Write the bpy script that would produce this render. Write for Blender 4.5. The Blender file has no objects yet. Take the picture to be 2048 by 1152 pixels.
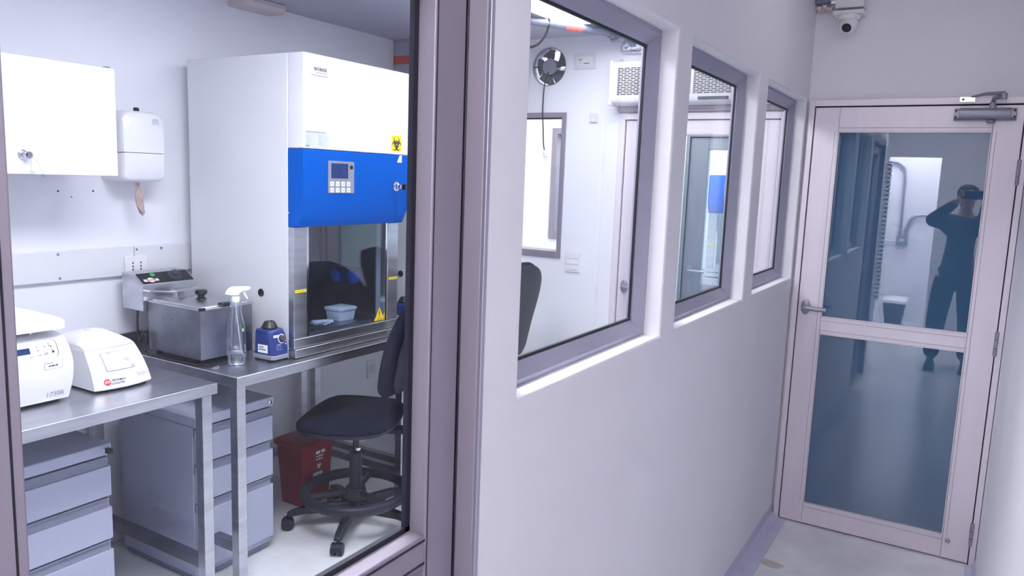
import bpy, bmesh, math, random
from mathutils import Vector, Matrix
random.seed(7)
S = bpy.context.scene
COL = S.collection
PI = math.pi

# ------------------------------------------------------------------ camera
FPX = 1531.13
yaw, pitch, roll = 0.5378, 0.1424, 0.0372
fw = Vector((-math.sin(yaw)*math.cos(pitch), math.cos(yaw)*math.cos(pitch), -math.sin(pitch)))
rt = Vector((math.cos(yaw), math.sin(yaw), 0)); upv = rt.cross(fw)
r2 = rt*math.cos(roll)+upv*math.sin(roll); u2 = -rt*math.sin(roll)+upv*math.cos(roll)
cd = bpy.data.cameras.new('camera'); cam = bpy.data.objects.new('camera', cd); COL.objects.link(cam)
cd.sensor_width = 36; cd.lens = FPX*36/2048; cd.clip_start = .005
m = Matrix.Identity(4)
for i in range(3):
    m[i][0] = r2[i]; m[i][1] = u2[i]; m[i][2] = -fw[i]
m[0][3], m[1][3], m[2][3] = 0.7339, 0, 1.6676
cam.matrix_world = m
S.camera = cam

# ------------------------------------------------------------------ light, world, exposure
S.view_settings.view_transform = 'Standard'
S.view_settings.look = 'None'
S.view_settings.gamma = 1
S.view_settings.use_curve_mapping = False
S.view_settings.exposure = 0.0
w = bpy.data.worlds.new('world'); S.world = w; w.use_nodes = True
w.node_tree.nodes['Background'].inputs[0].default_value = (.55, .6, .8, 1)
w.node_tree.nodes['Background'].inputs[1].default_value = .15
S.cycles.max_bounces = 14; S.cycles.diffuse_bounces = 6; S.cycles.transparent_max_bounces = 24
LAB_L, COR_L, R2_L, R3_L, END_L = 13.0, 27.0, 16.0, 30.0, 95.0      # strengths of the ceiling lamps
LCOL = (.93, .95, 1.0); WCOL = (1.0, .955, .93)

# ------------------------------------------------------------------ materials
def lin(h):
    h = h.lstrip('#'); v = [int(h[i:i+2], 16)/255 for i in (0, 2, 4)]
    return tuple(c/12.92 if c <= .04045 else ((c+.055)/1.055)**2.4 for c in v)
MATS = {}
def mat(name, col, rough=.5, metal=0, noise=0, nscale=8, bump=0, bscale=60, spec=.5, coat=0, stretch=None, emit=0):
    if isinstance(col, str): col = lin(col)
    M = bpy.data.materials.new(name); M.use_nodes = True; nt = M.node_tree; b = nt.nodes['Principled BSDF']
    b.inputs['Base Color'].default_value = (*col, 1); b.inputs['Roughness'].default_value = rough
    b.inputs['Metallic'].default_value = metal; b.inputs['Specular IOR Level'].default_value = spec
    b.inputs['Coat Weight'].default_value = coat
    if emit:
        b.inputs['Emission Color'].default_value = (*col, 1); b.inputs['Emission Strength'].default_value = emit
    if noise or bump:
        tc = nt.nodes.new('ShaderNodeTexCoord'); mp = nt.nodes.new('ShaderNodeMapping')
        nt.links.new(tc.outputs['Object'], mp.inputs[0])
        if stretch: mp.inputs['Scale'].default_value = stretch
        if noise:
            n = nt.nodes.new('ShaderNodeTexNoise'); n.inputs['Scale'].default_value = nscale; n.inputs['Detail'].default_value = 5
            nt.links.new(mp.outputs[0], n.inputs['Vector'])
            r = nt.nodes.new('ShaderNodeMapRange'); r.inputs[1].default_value = .3; r.inputs[2].default_value = .7
            r.inputs[3].default_value = 1-noise; r.inputs[4].default_value = 1+noise*.4
            nt.links.new(n.outputs[0], r.inputs[0])
            mx = nt.nodes.new('ShaderNodeMix'); mx.data_type = 'RGBA'; mx.blend_type = 'MULTIPLY'; mx.inputs[0].default_value = 1
            mx.inputs[6].default_value = (*col, 1); nt.links.new(r.outputs[0], mx.inputs[7])
            nt.links.new(mx.outputs[2], b.inputs['Base Color'])
            if metal:
                r2_ = nt.nodes.new('ShaderNodeMapRange'); r2_.inputs[3].default_value = rough*.8; r2_.inputs[4].default_value = rough*1.25
                nt.links.new(n.outputs[0], r2_.inputs[0]); nt.links.new(r2_.outputs[0], b.inputs['Roughness'])
        if bump:
            n2 = nt.nodes.new('ShaderNodeTexNoise'); n2.inputs['Scale'].default_value = bscale; n2.inputs['Detail'].default_value = 4
            nt.links.new(mp.outputs[0], n2.inputs['Vector'])
            bp = nt.nodes.new('ShaderNodeBump'); bp.inputs['Strength'].default_value = bump; bp.inputs['Distance'].default_value = .002
            nt.links.new(n2.outputs[0], bp.inputs['Height']); nt.links.new(bp.outputs[0], b.inputs['Normal'])
    MATS[name] = M
    return M
def glassmat(name, tint, ior=1.5, boost=1.0, diff=None, dfac=0):
    """pane of clear glass: straight transmission plus a Fresnel reflection on each face"""
    M = bpy.data.materials.new(name); M.use_nodes = True; nt = M.node_tree; nt.nodes.remove(nt.nodes['Principled BSDF'])
    o = nt.nodes['Material Output']; N = nt.nodes.new
    t = N('ShaderNodeBsdfTransparent'); t.inputs[0].default_value = (*tint, 1)
    g = N('ShaderNodeBsdfGlossy'); g.inputs['Roughness'].default_value = .0; g.inputs[0].default_value = (1, 1, 1, 1)
    ge = N('ShaderNodeNewGeometry'); mi = N('ShaderNodeMapRange'); mi.inputs[3].default_value = ior; mi.inputs[4].default_value = 1/ior
    nt.links.new(ge.outputs['Backfacing'], mi.inputs[0])
    f = N('ShaderNodeFresnel'); nt.links.new(mi.outputs[0], f.inputs[0])
    mu = N('ShaderNodeMath'); mu.operation = 'MULTIPLY'; mu.inputs[1].default_value = boost; mu.use_clamp = True; nt.links.new(f.outputs[0], mu.inputs[0])
    mx = N('ShaderNodeMixShader'); nt.links.new(mu.outputs[0], mx.inputs[0]); nt.links.new(t.outputs[0], mx.inputs[1]); nt.links.new(g.outputs[0], mx.inputs[2])
    nt.links.new(mx.outputs[0], o.inputs[0]); MATS[name] = M
    return M
def mirrorglass(name, base, refl, rcol=(1, 1, 1)):
    """blue film glass: an even body colour under a mirror-like film"""
    M = bpy.data.materials.new(name); M.use_nodes = True; nt = M.node_tree; nt.nodes.remove(nt.nodes['Principled BSDF'])
    o = nt.nodes['Material Output']; N = nt.nodes.new
    d = N('ShaderNodeBsdfDiffuse'); d.inputs[0].default_value = (*base, 1)
    g = N('ShaderNodeBsdfGlossy'); g.inputs['Roughness'].default_value = .0; g.inputs[0].default_value = (*rcol, 1)
    mx = N('ShaderNodeMixShader'); mx.inputs[0].default_value = refl
    nt.links.new(d.outputs[0], mx.inputs[1]); nt.links.new(g.outputs[0], mx.inputs[2]); nt.links.new(mx.outputs[0], o.inputs[0]); MATS[name] = M
    return M
def emitmat(name, col, s):
    M = bpy.data.materials.new(name); M.use_nodes = True; nt = M.node_tree; nt.nodes.remove(nt.nodes['Principled BSDF'])
    e = nt.nodes.new('ShaderNodeEmission'); e.inputs[0].default_value = (*col, 1); e.inputs[1].default_value = s
    nt.links.new(e.outputs[0], nt.nodes['Material Output'].inputs[0]); MATS[name] = M
    return M
WALL = mat('wall_paint', (.78, .77, .82), .55, noise=.03, nscale=3, bump=.12, bscale=120)
WALLLAB = mat('lab_wall_paint', (.82, .83, .89), .5, noise=.03, nscale=2.5, bump=.08, bscale=100)
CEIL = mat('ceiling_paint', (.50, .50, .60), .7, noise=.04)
FLOOR = mat('epoxy_floor', (.76, .77, .80), .22, noise=.12, nscale=5, bump=.05, bscale=20)
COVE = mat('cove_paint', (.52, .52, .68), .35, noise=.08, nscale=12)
ALU = mat('anodised_aluminium', (.285, .258, .318), .48, .3, noise=.05, nscale=3, stretch=(8, 8, .6))
ALUD = mat('window_aluminium', (.40, .40, .50), .40, .5, noise=.05, nscale=3)
ALUP = mat('door_aluminium', (.76, .70, .76), .38, .25, noise=.04, nscale=3, stretch=(8, 8, .6))
GASK = mat('black_gasket', (.008, .008, .02), .5)
STEEL = mat('brushed_steel', (.60, .61, .66), .30, 1, noise=.18, nscale=5, stretch=(3, .6, 6))
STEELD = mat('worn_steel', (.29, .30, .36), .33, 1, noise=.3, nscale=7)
CHROME = mat('chrome', (.8, .8, .84), .12, 1)
WHITE = mat('white_enamel', (.71, .72, .755), .28, noise=.015, nscale=3, coat=.2)
WPLAS = mat('white_plastic', (.78, .78, .81), .3, coat=.2)
WGREY = mat('pale_plastic', (.68, .68, .73), .4)
BLUE = mat('blue_enamel', (.0, .092, .48), .5, spec=.04)
BLUEP = mat('blue_plastic', (.012, .035, .20), .35, coat=.2)
SOCKB = mat('socket_blue', (.015, .17, .80), .35)
FANB = mat('fan_grey', (.10, .11, .16), .5)
BLACK = mat('black_plastic', (.008, .008, .014), .4)
DGREY = mat('dark_grey_plastic', (.05, .055, .075), .45)
MGREY = mat('mid_grey_plastic', (.23, .24, .30), .45)
GREYM = mat('grey_metal', (.33, .33, .40), .4, .6)
CABG = mat('grey_drawer_paint', (.42, .45, .58), .38, noise=.03, nscale=2)
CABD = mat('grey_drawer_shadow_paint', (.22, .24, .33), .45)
FAB = mat('navy_chair_fabric', (.005, .008, .024), .9, noise=.3, nscale=160, bump=.4, bscale=400, spec=.12)
CHPL = mat('navy_black_plastic', (.010, .012, .026), .45, spec=.3)
RED = mat('red_plastic', (.20, .006, .02), .4, spec=.3)
YEL = mat('yellow_sticker', (.95, .72, .0), .5)
LBL = mat('paper_label', (.82, .83, .87), .6)
LBLG = mat('grey_label', (.55, .58, .66), .55)
INK = mat('ink', (.02, .02, .04), .6)
INKG = mat('grey_ink', (.25, .26, .36), .6)
INKR = mat('red_ink', (.62, .02, .06), .5)
INKGN = mat('green_ink', (.02, .45, .12), .5)
GRN = mat('green_sticker', (.02, .8, .12), .5)
SCRN = mat('dark_screen', (.006, .03, .14), .15)
FILM = mat('crumpled_film', (.80, .81, .90), .2, noise=.6, nscale=38, bump=1, bscale=45)
ORG = mat('orange_band', (.62, .10, .06), .55)
PINK = mat('coral_band', (.75, .17, .16), .55)
GALV = mat('galvanised_pipe', (.20, .22, .30), .5, .3, noise=.2, nscale=20)
DUCT = mat('grey_duct_paint', (.40, .42, .52), .45, noise=.1)
PAPER = mat('brown_tissue', (.52, .42, .40), .8, noise=.15, nscale=40)
BEIGE = mat('beige_plastic', (.66, .58, .60), .4)
CLEARP = glassmat('clear_plastic', (.93, .94, .97), 1.5, 1.6)
GLASS = glassmat('clear_glass', (.985, .99, .995), 1.5, .6)
GLASST = glassmat('tinted_glass', (.80, .90, .93), 1.5, 1.0)
GLASSD = glassmat('door_clear_glass', (.975, .98, .99), 1.5, .32)
SASH = glassmat('sash_glass', (.82, .88, .95), 1.55, 1.2)
BOTTLE = glassmat('bottle_plastic', (.93, .95, .98), 1.48, 2.6)
WATER = mat('water', (.93, .95, .98), .0); WATER.node_tree.nodes['Principled BSDF'].inputs['Transmission Weight'].default_value = 1; WATER.node_tree.nodes['Principled BSDF'].inputs['IOR'].default_value = 1.33
DOORG = mirrorglass('blue_film_glass', (.05, .115, .20), .13, (.90, .95, 1))
SKIN = mat('skin', (.45, .25, .18), .55)
JACK = mat('dark_jacket', (.012, .02, .045), .8, noise=.2, nscale=30)
TROU = mat('dark_trousers', (.010, .016, .035), .85, noise=.2, nscale=30)
HAIR = mat('dark_hair', (.01, .008, .008), .6, noise=.4, nscale=80)
BINW = mat('bin_white', (.85, .85, .88), .4)

# ------------------------------------------------------------------ mesh builder
class MB:
    def __init__(s): s.v = []; s.f = []; s.mi = []; s.mats = []
    def m(s, M):
        if M not in s.mats: s.mats.append(M)
        return s.mats.index(M)
    def add(s, vs, fs, M):
        o = len(s.v); s.v += [Vector(p) for p in vs]; k = s.m(M)
        for f in fs: s.f.append([i+o for i in f]); s.mi.append(k)
        return s
    def box(s, x0, x1, y0, y1, z0, z1, M):
        return s.add([(x, y, z) for z in (z0, z1) for y in (y0, y1) for x in (x0, x1)],
                     [(0, 2, 3, 1), (4, 5, 7, 6), (0, 1, 5, 4), (2, 6, 7, 3), (0, 4, 6, 2), (1, 3, 7, 5)], M)
    def prism(s, pts, ax, a0, a1, M):
        n = len(pts)
        def P(p, a): return (a, p[0], p[1]) if ax == 'x' else (p[0], a, p[1]) if ax == 'y' else (p[0], p[1], a)
        return s.add([P(p, a0) for p in pts]+[P(p, a1) for p in pts],
                     [tuple(range(n))[::-1], tuple(range(n, 2*n))]+[(i, (i+1) % n, n+(i+1) % n, n+i) for i in range(n)], M)
    def loft(s, rings, M, closed=True, caps=True):
        n = len(rings[0]); vs = [p for r in rings for p in r]; fs = []
        for k in range(len(rings)-1):
            for i in range(n if closed else n-1):
                j = (i+1) % n; fs.append((k*n+i, k*n+j, (k+1)*n+j, (k+1)*n+i))
        if caps: fs.append(tuple(range(n))[::-1]); fs.append(tuple(range((len(rings)-1)*n, len(rings)*n)))
        return s.add(vs, fs, M)
    def tube(s, path, r, M, n=10, closed=False):
        P = [Vector(p) for p in path]; rings = []; up = None; L = len(P)
        for i, p in enumerate(P):
            a = P[i-1] if (i > 0 or closed) else P[i]; b = P[(i+1) % L] if (i < L-1 or closed) else P[i]
            t = (b-a).normalized()
            if up is None: up = t.orthogonal().normalized()
            up = (up-t*up.dot(t)); up = up.normalized() if up.length > 1e-6 else t.orthogonal().normalized()
            q = t.cross(up); rr = r[i] if isinstance(r, (list, tuple)) else r
            rings.append([p+(up*math.cos(2*PI*k/n)+q*math.sin(2*PI*k/n))*rr for k in range(n)])
        if closed: rings.append(rings[0])
        return s.loft(rings, M, caps=not closed)
    def cyl(s, a, b, r, M, n=24, r1=None): return s.tube([a, b], [r, r if r1 is None else r1], M, n)
    def lathe(s, prof, c, M, n=32, ax='z'):
        rings = []
        for r, h in prof:
            ring = []
            for k in range(n):
                a = 2*PI*k/n; u, v = r*math.cos(a), r*math.sin(a)
                ring.append({'z': (c[0]+u, c[1]+v, c[2]+h), 'x': (c[0]+h, c[1]+u, c[2]+v), 'y': (c[0]+v, c[1]+h, c[2]+u)}[ax])
            rings.append(ring)
        return s.loft(rings, M)
    def text(s, t, size, org, right, up, M, ext=.0002, align='LEFT', bold=0, sx=1):
        c = bpy.data.curves.new('lettering', 'FONT'); c.body = t; c.size = size; c.align_x = align; c.resolution_u = 2; c.offset = bold
        o = bpy.data.objects.new('lettering', c); COL.objects.link(o)
        me = bpy.data.meshes.new_from_object(o.evaluated_get(bpy.context.evaluated_depsgraph_get()))
        bpy.data.objects.remove(o); R = Vector(right).normalized(); U = Vector(up).normalized(); O = Vector(org); Nn = R.cross(U)
        s.add([O+R*v.co.x*sx+U*v.co.y+Nn*ext for v in me.vertices], [tuple(p.vertices) for p in me.polygons], M)
        bpy.data.meshes.remove(me)
        return s
    def bar(s, wd, h, org, right, up, M, ext=.0006, align='LEFT'):
        x0 = -wd/2 if align == 'CENTER' else 0; n = max(2, int(wd/(h*2.2))); k = 0; x = x0
        while x < x0+wd-h*.3:
            L = min(h*(1.1+.9*((k*7) % 3)), x0+wd-x); s.poly([(x, 0), (x+L, 0), (x+L, h*.62), (x, h*.62)], org, right, up, M, ext); x += L+h*.35; k += 1
        return s
    def poly(s, pts2, org, right, up, M, ext=.0003):
        R = Vector(right).normalized(); U = Vector(up).normalized(); O = Vector(org); Nn = R.cross(U)
        s.add([O+R*x+U*y+Nn*ext for x, y in pts2], [tuple(range(len(pts2)))], M)
        return s
    def strip(s, a, b, org, right, up, M, ext=.0004):
        R = Vector(right).normalized(); U = Vector(up).normalized(); O = Vector(org)+R.cross(U)*ext; n = len(a)
        s.add([O+R*x+U*y for x, y in a]+[O+R*x+U*y for x, y in b], [(i, i+1, n+i+1, n+i) for i in range(n-1)], M)
        return s
    def xf(s, M4, start=0):
        for i in range(start, len(s.v)): s.v[i] = M4 @ s.v[i]
        return s
    def build(s, name, parent=None, bevel=0, seg=2, smooth=35, local=False, label=None, recalc=True):
        o0 = Vector((0, 0, 0)) if (local or parent is None) else wloc(parent)
        base = Vector((0, 0, 0))
        if parent is None and not local and s.v:
            xs, ys, zs = zip(*[(p.x, p.y, p.z) for p in s.v]); base = Vector(((min(xs)+max(xs))/2, (min(ys)+max(ys))/2, min(zs))); o0 = base
        me = bpy.data.meshes.new(name); me.from_pydata([tuple(p-o0) for p in s.v], [], s.f)
        for M in s.mats: me.materials.append(M)
        me.polygons.foreach_set('material_index', s.mi)
        if recalc:
            b = bmesh.new(); b.from_mesh(me); bmesh.ops.recalc_face_normals(b, faces=b.faces); b.to_mesh(me); b.free()
        me.polygons.foreach_set('use_smooth', [True]*len(me.polygons)); me.set_sharp_from_angle(angle=math.radians(smooth)); me.update()
        o = bpy.data.objects.new(name, me); COL.objects.link(o); o.location = base
        if parent: o.parent = parent
        if bevel:
            bv = o.modifiers.new('bevel', 'BEVEL'); bv.width = bevel; bv.segments = seg; bv.limit_method = 'ANGLE'; bv.angle_limit = math.radians(40)
        if label: o['label'] = label
        return o
def wloc(o):
    v = Vector((0, 0, 0))
    while o: v = v+o.location; o = o.parent
    return v
def thing(name, label, cat, loc=(0, 0, 0), rot=0, group=None):
    o = bpy.data.objects.new(name, None); COL.objects.link(o); o.location = loc; o.rotation_euler.z = rot; o.empty_display_size = .05
    o['label'] = label; o['category'] = cat
    if group: o['group'] = group
    return o
def tag(o, label, cat, group=None):
    o['label'] = label; o['category'] = cat
    if group: o['group'] = group
    return o
def struct(o, label=None):
    o['kind'] = 'structure'
    if label: o['label'] = label
    return o
def sthing(name, loc=(0, 0, 0), label=None, cat=None):
    o = bpy.data.objects.new(name, None); COL.objects.link(o); o.location = loc; o['kind'] = 'structure'
    if label: o['label'] = label
    if cat: o['category'] = cat
    return o
def copy_tree(o, parent=None):
    c = o.copy(); COL.objects.link(c)
    if parent: c.parent = parent
    for ch in list(o.children): copy_tree(ch, c)
    return c
def slab(mb, ax, t0, t1, u0, u1, v0, v1, holes, M):
    """wall slab normal to ax with rectangular holes (u0,u1,v0,v1)"""
    us = sorted({u0, u1, *[h[0] for h in holes], *[h[1] for h in holes]}); vs = sorted({v0, v1, *[h[2] for h in holes], *[h[3] for h in holes]})
    us = [u for u in us if u0 <= u <= u1]; vs = [v for v in vs if v0 <= v <= v1]
    def solid(i, j):
        if i < 0 or j < 0 or i >= len(us)-1 or j >= len(vs)-1: return False
        a, b = (us[i]+us[i+1])/2, (vs[j]+vs[j+1])/2
        return not any(h[0] < a < h[1] and h[2] < b < h[3] for h in holes)
    def P(t, u, v): return (t, u, v) if ax == 'x' else (u, t, v) if ax == 'y' else (u, v, t)
    idx = {}; V = []; F = []
    def vid(t, u, v):
        k = (t, u, v)
        if k not in idx: idx[k] = len(V); V.append(P(t, u, v))
        return idx[k]
    for i in range(len(us)-1):
        for j in range(len(vs)-1):
            if not solid(i, j): continue
            a, b, c, d = us[i], us[i+1], vs[j], vs[j+1]
            for t in (t0, t1): F.append((vid(t, a, c), vid(t, b, c), vid(t, b, d), vid(t, a, d)))
            if not solid(i-1, j): F.append((vid(t0, a, c), vid(t1, a, c), vid(t1, a, d), vid(t0, a, d)))
            if not solid(i+1, j): F.append((vid(t0, b, c), vid(t1, b, c), vid(t1, b, d), vid(t0, b, d)))
            if not solid(i, j-1): F.append((vid(t0, a, c), vid(t1, a, c), vid(t1, b, c), vid(t0, b, c)))
            if not solid(i, j+1): F.append((vid(t0, a, d), vid(t1, a, d), vid(t1, b, d), vid(t0, b, d)))
    mb.add(V, F, M)
    return mb
def arc(cx, cy, r, a0, a1, n=12): return [(cx+r*math.cos(a0+(a1-a0)*i/n), cy+r*math.sin(a0+(a1-a0)*i/n)) for i in range(n+1)]
def rrect(x0, x1, y0, y1, r, n=5):
    return (arc(x1-r, y1-r, r, 0, PI/2, n)+arc(x0+r, y1-r, r, PI/2, PI, n)+arc(x0+r, y0+r, r, PI, 1.5*PI, n)+arc(x1-r, y0+r, r, 1.5*PI, 2*PI, n))
def smoothpath(pts, n=6):
    P = [Vector(p) for p in pts]; out = []
    for i in range(len(P)-1):
        a = P[max(i-1, 0)]; b = P[i]; c = P[i+1]; d = P[min(i+2, len(P)-1)]
        for k in range(n):
            t = k/n
            out.append(.5*((2*b)+(c-a)*t+(2*a-5*b+4*c-d)*t*t+(3*b-a-3*c+d)*t**3))
    out.append(P[-1])
    return out

# ------------------------------------------------------------------ the setting
XF = -2.40; YC = 4.0; YB = 3.93; XR = .90; ZL = 2.47; ZK = 2.75
WZ0, WZ1 = 1.236, 2.083
WINS = [(1.267, 2.066), (2.1855, 2.977), (3.112, 3.885)]
D1 = (.215, 1.139)        # opening of the lab door in the partition
struct(MB().box(-2.6, 1.1, -3.5, 7.4, -.1, 0, FLOOR).build('floor'))
mb = MB(); slab(mb, 'x', -.09, 0, .10, 5.3, 0, ZK, [(a, b, WZ0, WZ1) for a, b in WINS]+[(D1[0], D1[1], -1, 2.12), (YB+.12, 5.3, -1, 3)], WALL)
struct(mb.build('wall_left', bevel=.006, seg=2))
struct(MB().box(XF-.12, XF, -1.9, 7.3, 0, ZL+.1, WALLLAB).build('wall_far'))
FANC = (-1.455, 2.312); FH = .12
mb = MB(); slab(mb, 'y', YC, YC+.1, XF, -.0905, 0, ZL+.1, [(-1.002, -.09, -1, 2.045), (-2.3, -1.328, 1.211, 2.052), (FANC[0]-FH, FANC[0]+FH, FANC[1]-FH, FANC[1]+FH)], WALLLAB)
struct(mb.build('wall_cross'))
# corridor end wall with its door opening
mb = MB(); slab(mb, 'y', YB, YB+.12, -.0895, XR, 0, ZK, [(.018, .892, -1, 2.075)], WALL)
struct(mb.build('wall_back'))
struct(MB().box(XR, XR+.12, -3.4, 5.3, 0, ZK, WALL).build('wall_right'))
struct(MB().box(XF, -.451, -1.9, -1.8, 0, ZL+.1, WALLLAB).build('wall_near'))
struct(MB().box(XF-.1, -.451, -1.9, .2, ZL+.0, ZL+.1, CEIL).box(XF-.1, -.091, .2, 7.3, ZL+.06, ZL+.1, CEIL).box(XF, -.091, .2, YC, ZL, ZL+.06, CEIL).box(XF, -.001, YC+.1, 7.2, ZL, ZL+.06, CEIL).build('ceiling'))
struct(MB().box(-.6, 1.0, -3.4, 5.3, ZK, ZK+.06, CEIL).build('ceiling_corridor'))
# behind the camera: the corridor widens and ends at a doorway to a lit room
struct(MB().box(-.45, -.35, -2.0, .1, 0, ZK, WALL).box(-.45, -.12, .1, .2, 0, ZK, WALL).build('wall_widening'))
mb = MB(); slab(mb, 'y', -2.1, -2.0, -.45, XR, 0, ZK, [(-.17, .36, -1, 2.07)], WALL); struct(mb.build('wall_entrance'))
struct(MB().box(-.9, XR, -3.3, -3.2, 0, ZK, WALL).box(-.9, -.8, -3.2, -2.1, 0, ZK, WALL).box(-.8, -.45, -2.1, -2.0, 0, ZK, WALL).box(-.9, -.6, -3.3, -2.0, ZK, ZK+.06, WALL).build('wall_end'))
# rooms beyond the cross wall
W5 = (-2.11, -1.35, 1.21, 2.06)
mb = MB(); slab(mb, 'y', 5.3, 5.4, XF, .9, 0, ZL, [W5, (-1.045, -.17, -1, 2.03)], WALLLAB); struct(mb.build('wall_next'))
struct(MB().box(XF, .1, 7.2, 7.3, 0, ZL, WALLLAB).build('wall_last'))
struct(MB().box(0, .1, YB+.12, 7.2, 0, ZL, WALLLAB).build('wall_side'))
# floor coves
struct(MB().prism([(0, 0), (.075, 0), (.075, .003), (.03, .006), (.006, .03), (0, .07)], 'y', D1[1], YB, COVE).build('trim_1'))
struct(MB().prism([(XR, 0), (XR-.04, 0), (XR-.04, .003), (XR-.012, .006), (XR, .05)], 'y', -2.0, YB-.04, COVE).build('trim_2'))

def window(n, y0, y1):
    t = sthing('window_%d' % n, (-.075, (y0+y1)/2, WZ0))
    def ring(mb, a, b, c, d, wd, x0, x1, M):
        mb.box(x0, x1, a, a+wd, c, d, M); mb.box(x0, x1, b-wd, b, c, d, M); mb.box(x0, x1, a+wd, b-wd, c, c+wd, M); mb.box(x0, x1, a+wd, b-wd, d-wd, d, M)
    f = MB(); a, b, c, d = y0, y1, WZ0, WZ1
    # mitred sloping frame
    w0, w1 = .012, .045
    def fr(x0, x1, o, i):
        pts = []
        return [(x0, a+o, c+o), (x0, b-o, c+o), (x0, b-o, d-o), (x0, a+o, d-o)]
    rings = [[(-.0895, a, c), (-.0895, b, c), (-.0895, b, d), (-.0895, a, d)], [(-.05, a, c), (-.05, b, c), (-.05, b, d), (-.05, a, d)],
             [(-.048, a+.014, c+.014), (-.048, b-.014, c+.014), (-.048, b-.014, d-.014), (-.048, a+.014, d-.014)],
             [(-.072, a+.044, c+.044), (-.072, b-.044, c+.044), (-.072, b-.044, d-.044), (-.072, a+.044, d-.044)],
             [(-.0895, a+.044, c+.044), (-.0895, b-.044, c+.044), (-.0895, b-.044, d-.044), (-.0895, a+.044, d-.044)]]
    f.loft(rings+[rings[0]], ALUD, caps=False); f.build('window_frame', t, smooth=15)
    g = MB(); ring(g, a+.0445, b-.0445, c+.0445, d-.0445, .006, -.082, -.076, GASK); g.build('gasket', t)
    MB().box(-.086, -.082, a+.046, b-.046, c+.046, d-.046, GLASS).build('pane', t)
for i, (a, b) in enumerate(WINS): window(i+1, a, b)
def ywindow(n, x0, x1, z0, z1, yf, yb, fw_, M, G, mull=None):
    t = sthing('window_%d' % n, ((x0+x1)/2, yf, z0))
    f = MB(); y0, y1 = yf-.012, yb+.012
    f.box(x0, x0+fw_, y0, y1, z0, z1, M); f.box(x1-fw_, x1, y0, y1, z0, z1, M); f.box(x0+fw_, x1-fw_, y0, y1, z0, z0+fw_*1.5, M); f.box(x0+fw_, x1-fw_, y0, y1, z1-fw_, z1, M)
    if mull: f.box(x0+fw_, x1-fw_, y0, y1, mull-.004, mull+.004, M)
    f.build('window_frame', t, bevel=.002)
    k = MB(); ym = (yf+yb)/2
    k.box(x0+fw_, x1-fw_, ym-.012, ym+.012, z1-fw_-.007, z1-fw_, GASK); k.box(x1-fw_-.005, x1-fw_, ym-.012, ym+.012, z0+fw_*1.5, z1-fw_, GASK); k.build('gasket', t)
    MB().box(x0+fw_, x1-fw_, ym-.003, ym+.003, z0+fw_*1.5, z1-fw_, G).build('pane', t)
ywindow(4, -2.3, -1.328, 1.211, 2.052, YC, YC+.1, .026, ALU, GLASS)
ywindow(5, *W5, 5.3, 5.4, .045, ALU, GLASST)

def lever(parent, p, d, face, M, L=.115):
    """lever handle: round rose at p, lever pointing along d, face = outward normal"""
    h = MB(); p = Vector(p); d = Vector(d); n = Vector(face)
    pl = [p+Vector((0, 0, 1))*.0] 
    up = Vector((0, 0, 1))
    ring = lambda off, r: [p+n*off+d*(r*.72*math.cos(2*PI*k/24))+up*(r*1.25*math.sin(2*PI*k/24)) for k in range(24)]
    h.loft([ring(0, .03), ring(.008, .03), ring(.011, .024)], M)
    h.tube(smoothpath([p+n*.005, p+n*.035, p+n*.05+d*.015, p+n*.053+d*.05, p+n*.05+d*L], 5), [.012]*11+[.0115]*5+[.011]*5, M, 12)
    return h.build('handle', parent)

# door_1: the glazed lab door in the partition
t = sthing('door_1', (-.05, .68, 0), 'glazed grey aluminium lab door with a wide stile')
gx0, gx1 = -.062, -.056; yl, yr = .375, 1.028
f = MB()
for a, b in ((.235, yl), (yr, 1.114)):
    f.box(-.088, -.04, a, b, .01, 2.06, ALU)
f.build('stile', t, bevel=.0025)
f = MB()
for a, b in ((.01, .12), (.975, 1.036), (1.985, 2.06)): f.box(-.0875, -.0405, yl, yr, a, b, ALU)
f.build('rail', t, bevel=.002)
f = MB()   # shadow grooves of the glazing beads
for z in (.984, 1.027): f.box(-.041, -.0395, yl, yr, z-.002, z+.002, GASK)
for y in (yl-.012, yr+.006): f.box(-.041, -.0395, y-.0012, y+.0012, .12, 2.0, GASK)
f.build('bead_groove', t)
k = MB()
for za, zb in ((.12, .975), (1.036, 1.985)):
    k.box(-.084, -.074, yl, yl+.01, za, zb, GASK); k.box(-.084, -.074, yr-.012, yr, za, zb, GASK); k.box(-.084, -.074, yl, yr, za, za+.01, GASK); k.box(-.084, -.074, yl, yr, zb-.01, zb, GASK)
k.build('gasket', t)
MB().box(-.0815, -.0765, yl+.01, yr-.012, 1.046, 1.975, GLASSD).build('pane', t)
MB().box(-.0815, -.0765, yl+.01, yr-.012, .13, .965, GLASSD).build('pane', t)
# its jamb
j = MB(); j.box(-.0895, 0, 1.1185, 1.139, 0, 2.12, ALU).box(-.0895, 0, .215, .231, 0, 2.12, ALU).box(-.0895, 0, .231, 1.1185, 2.066, 2.12, ALU)
j.box(-.088, -.037, 1.1155, 1.1185, 0, 2.066, GASK)
j.box(-.002, .002, 1.128, 1.139, 0, 2.12, ALUD)
struct(j.build('trim_3', bevel=.0015))

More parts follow.
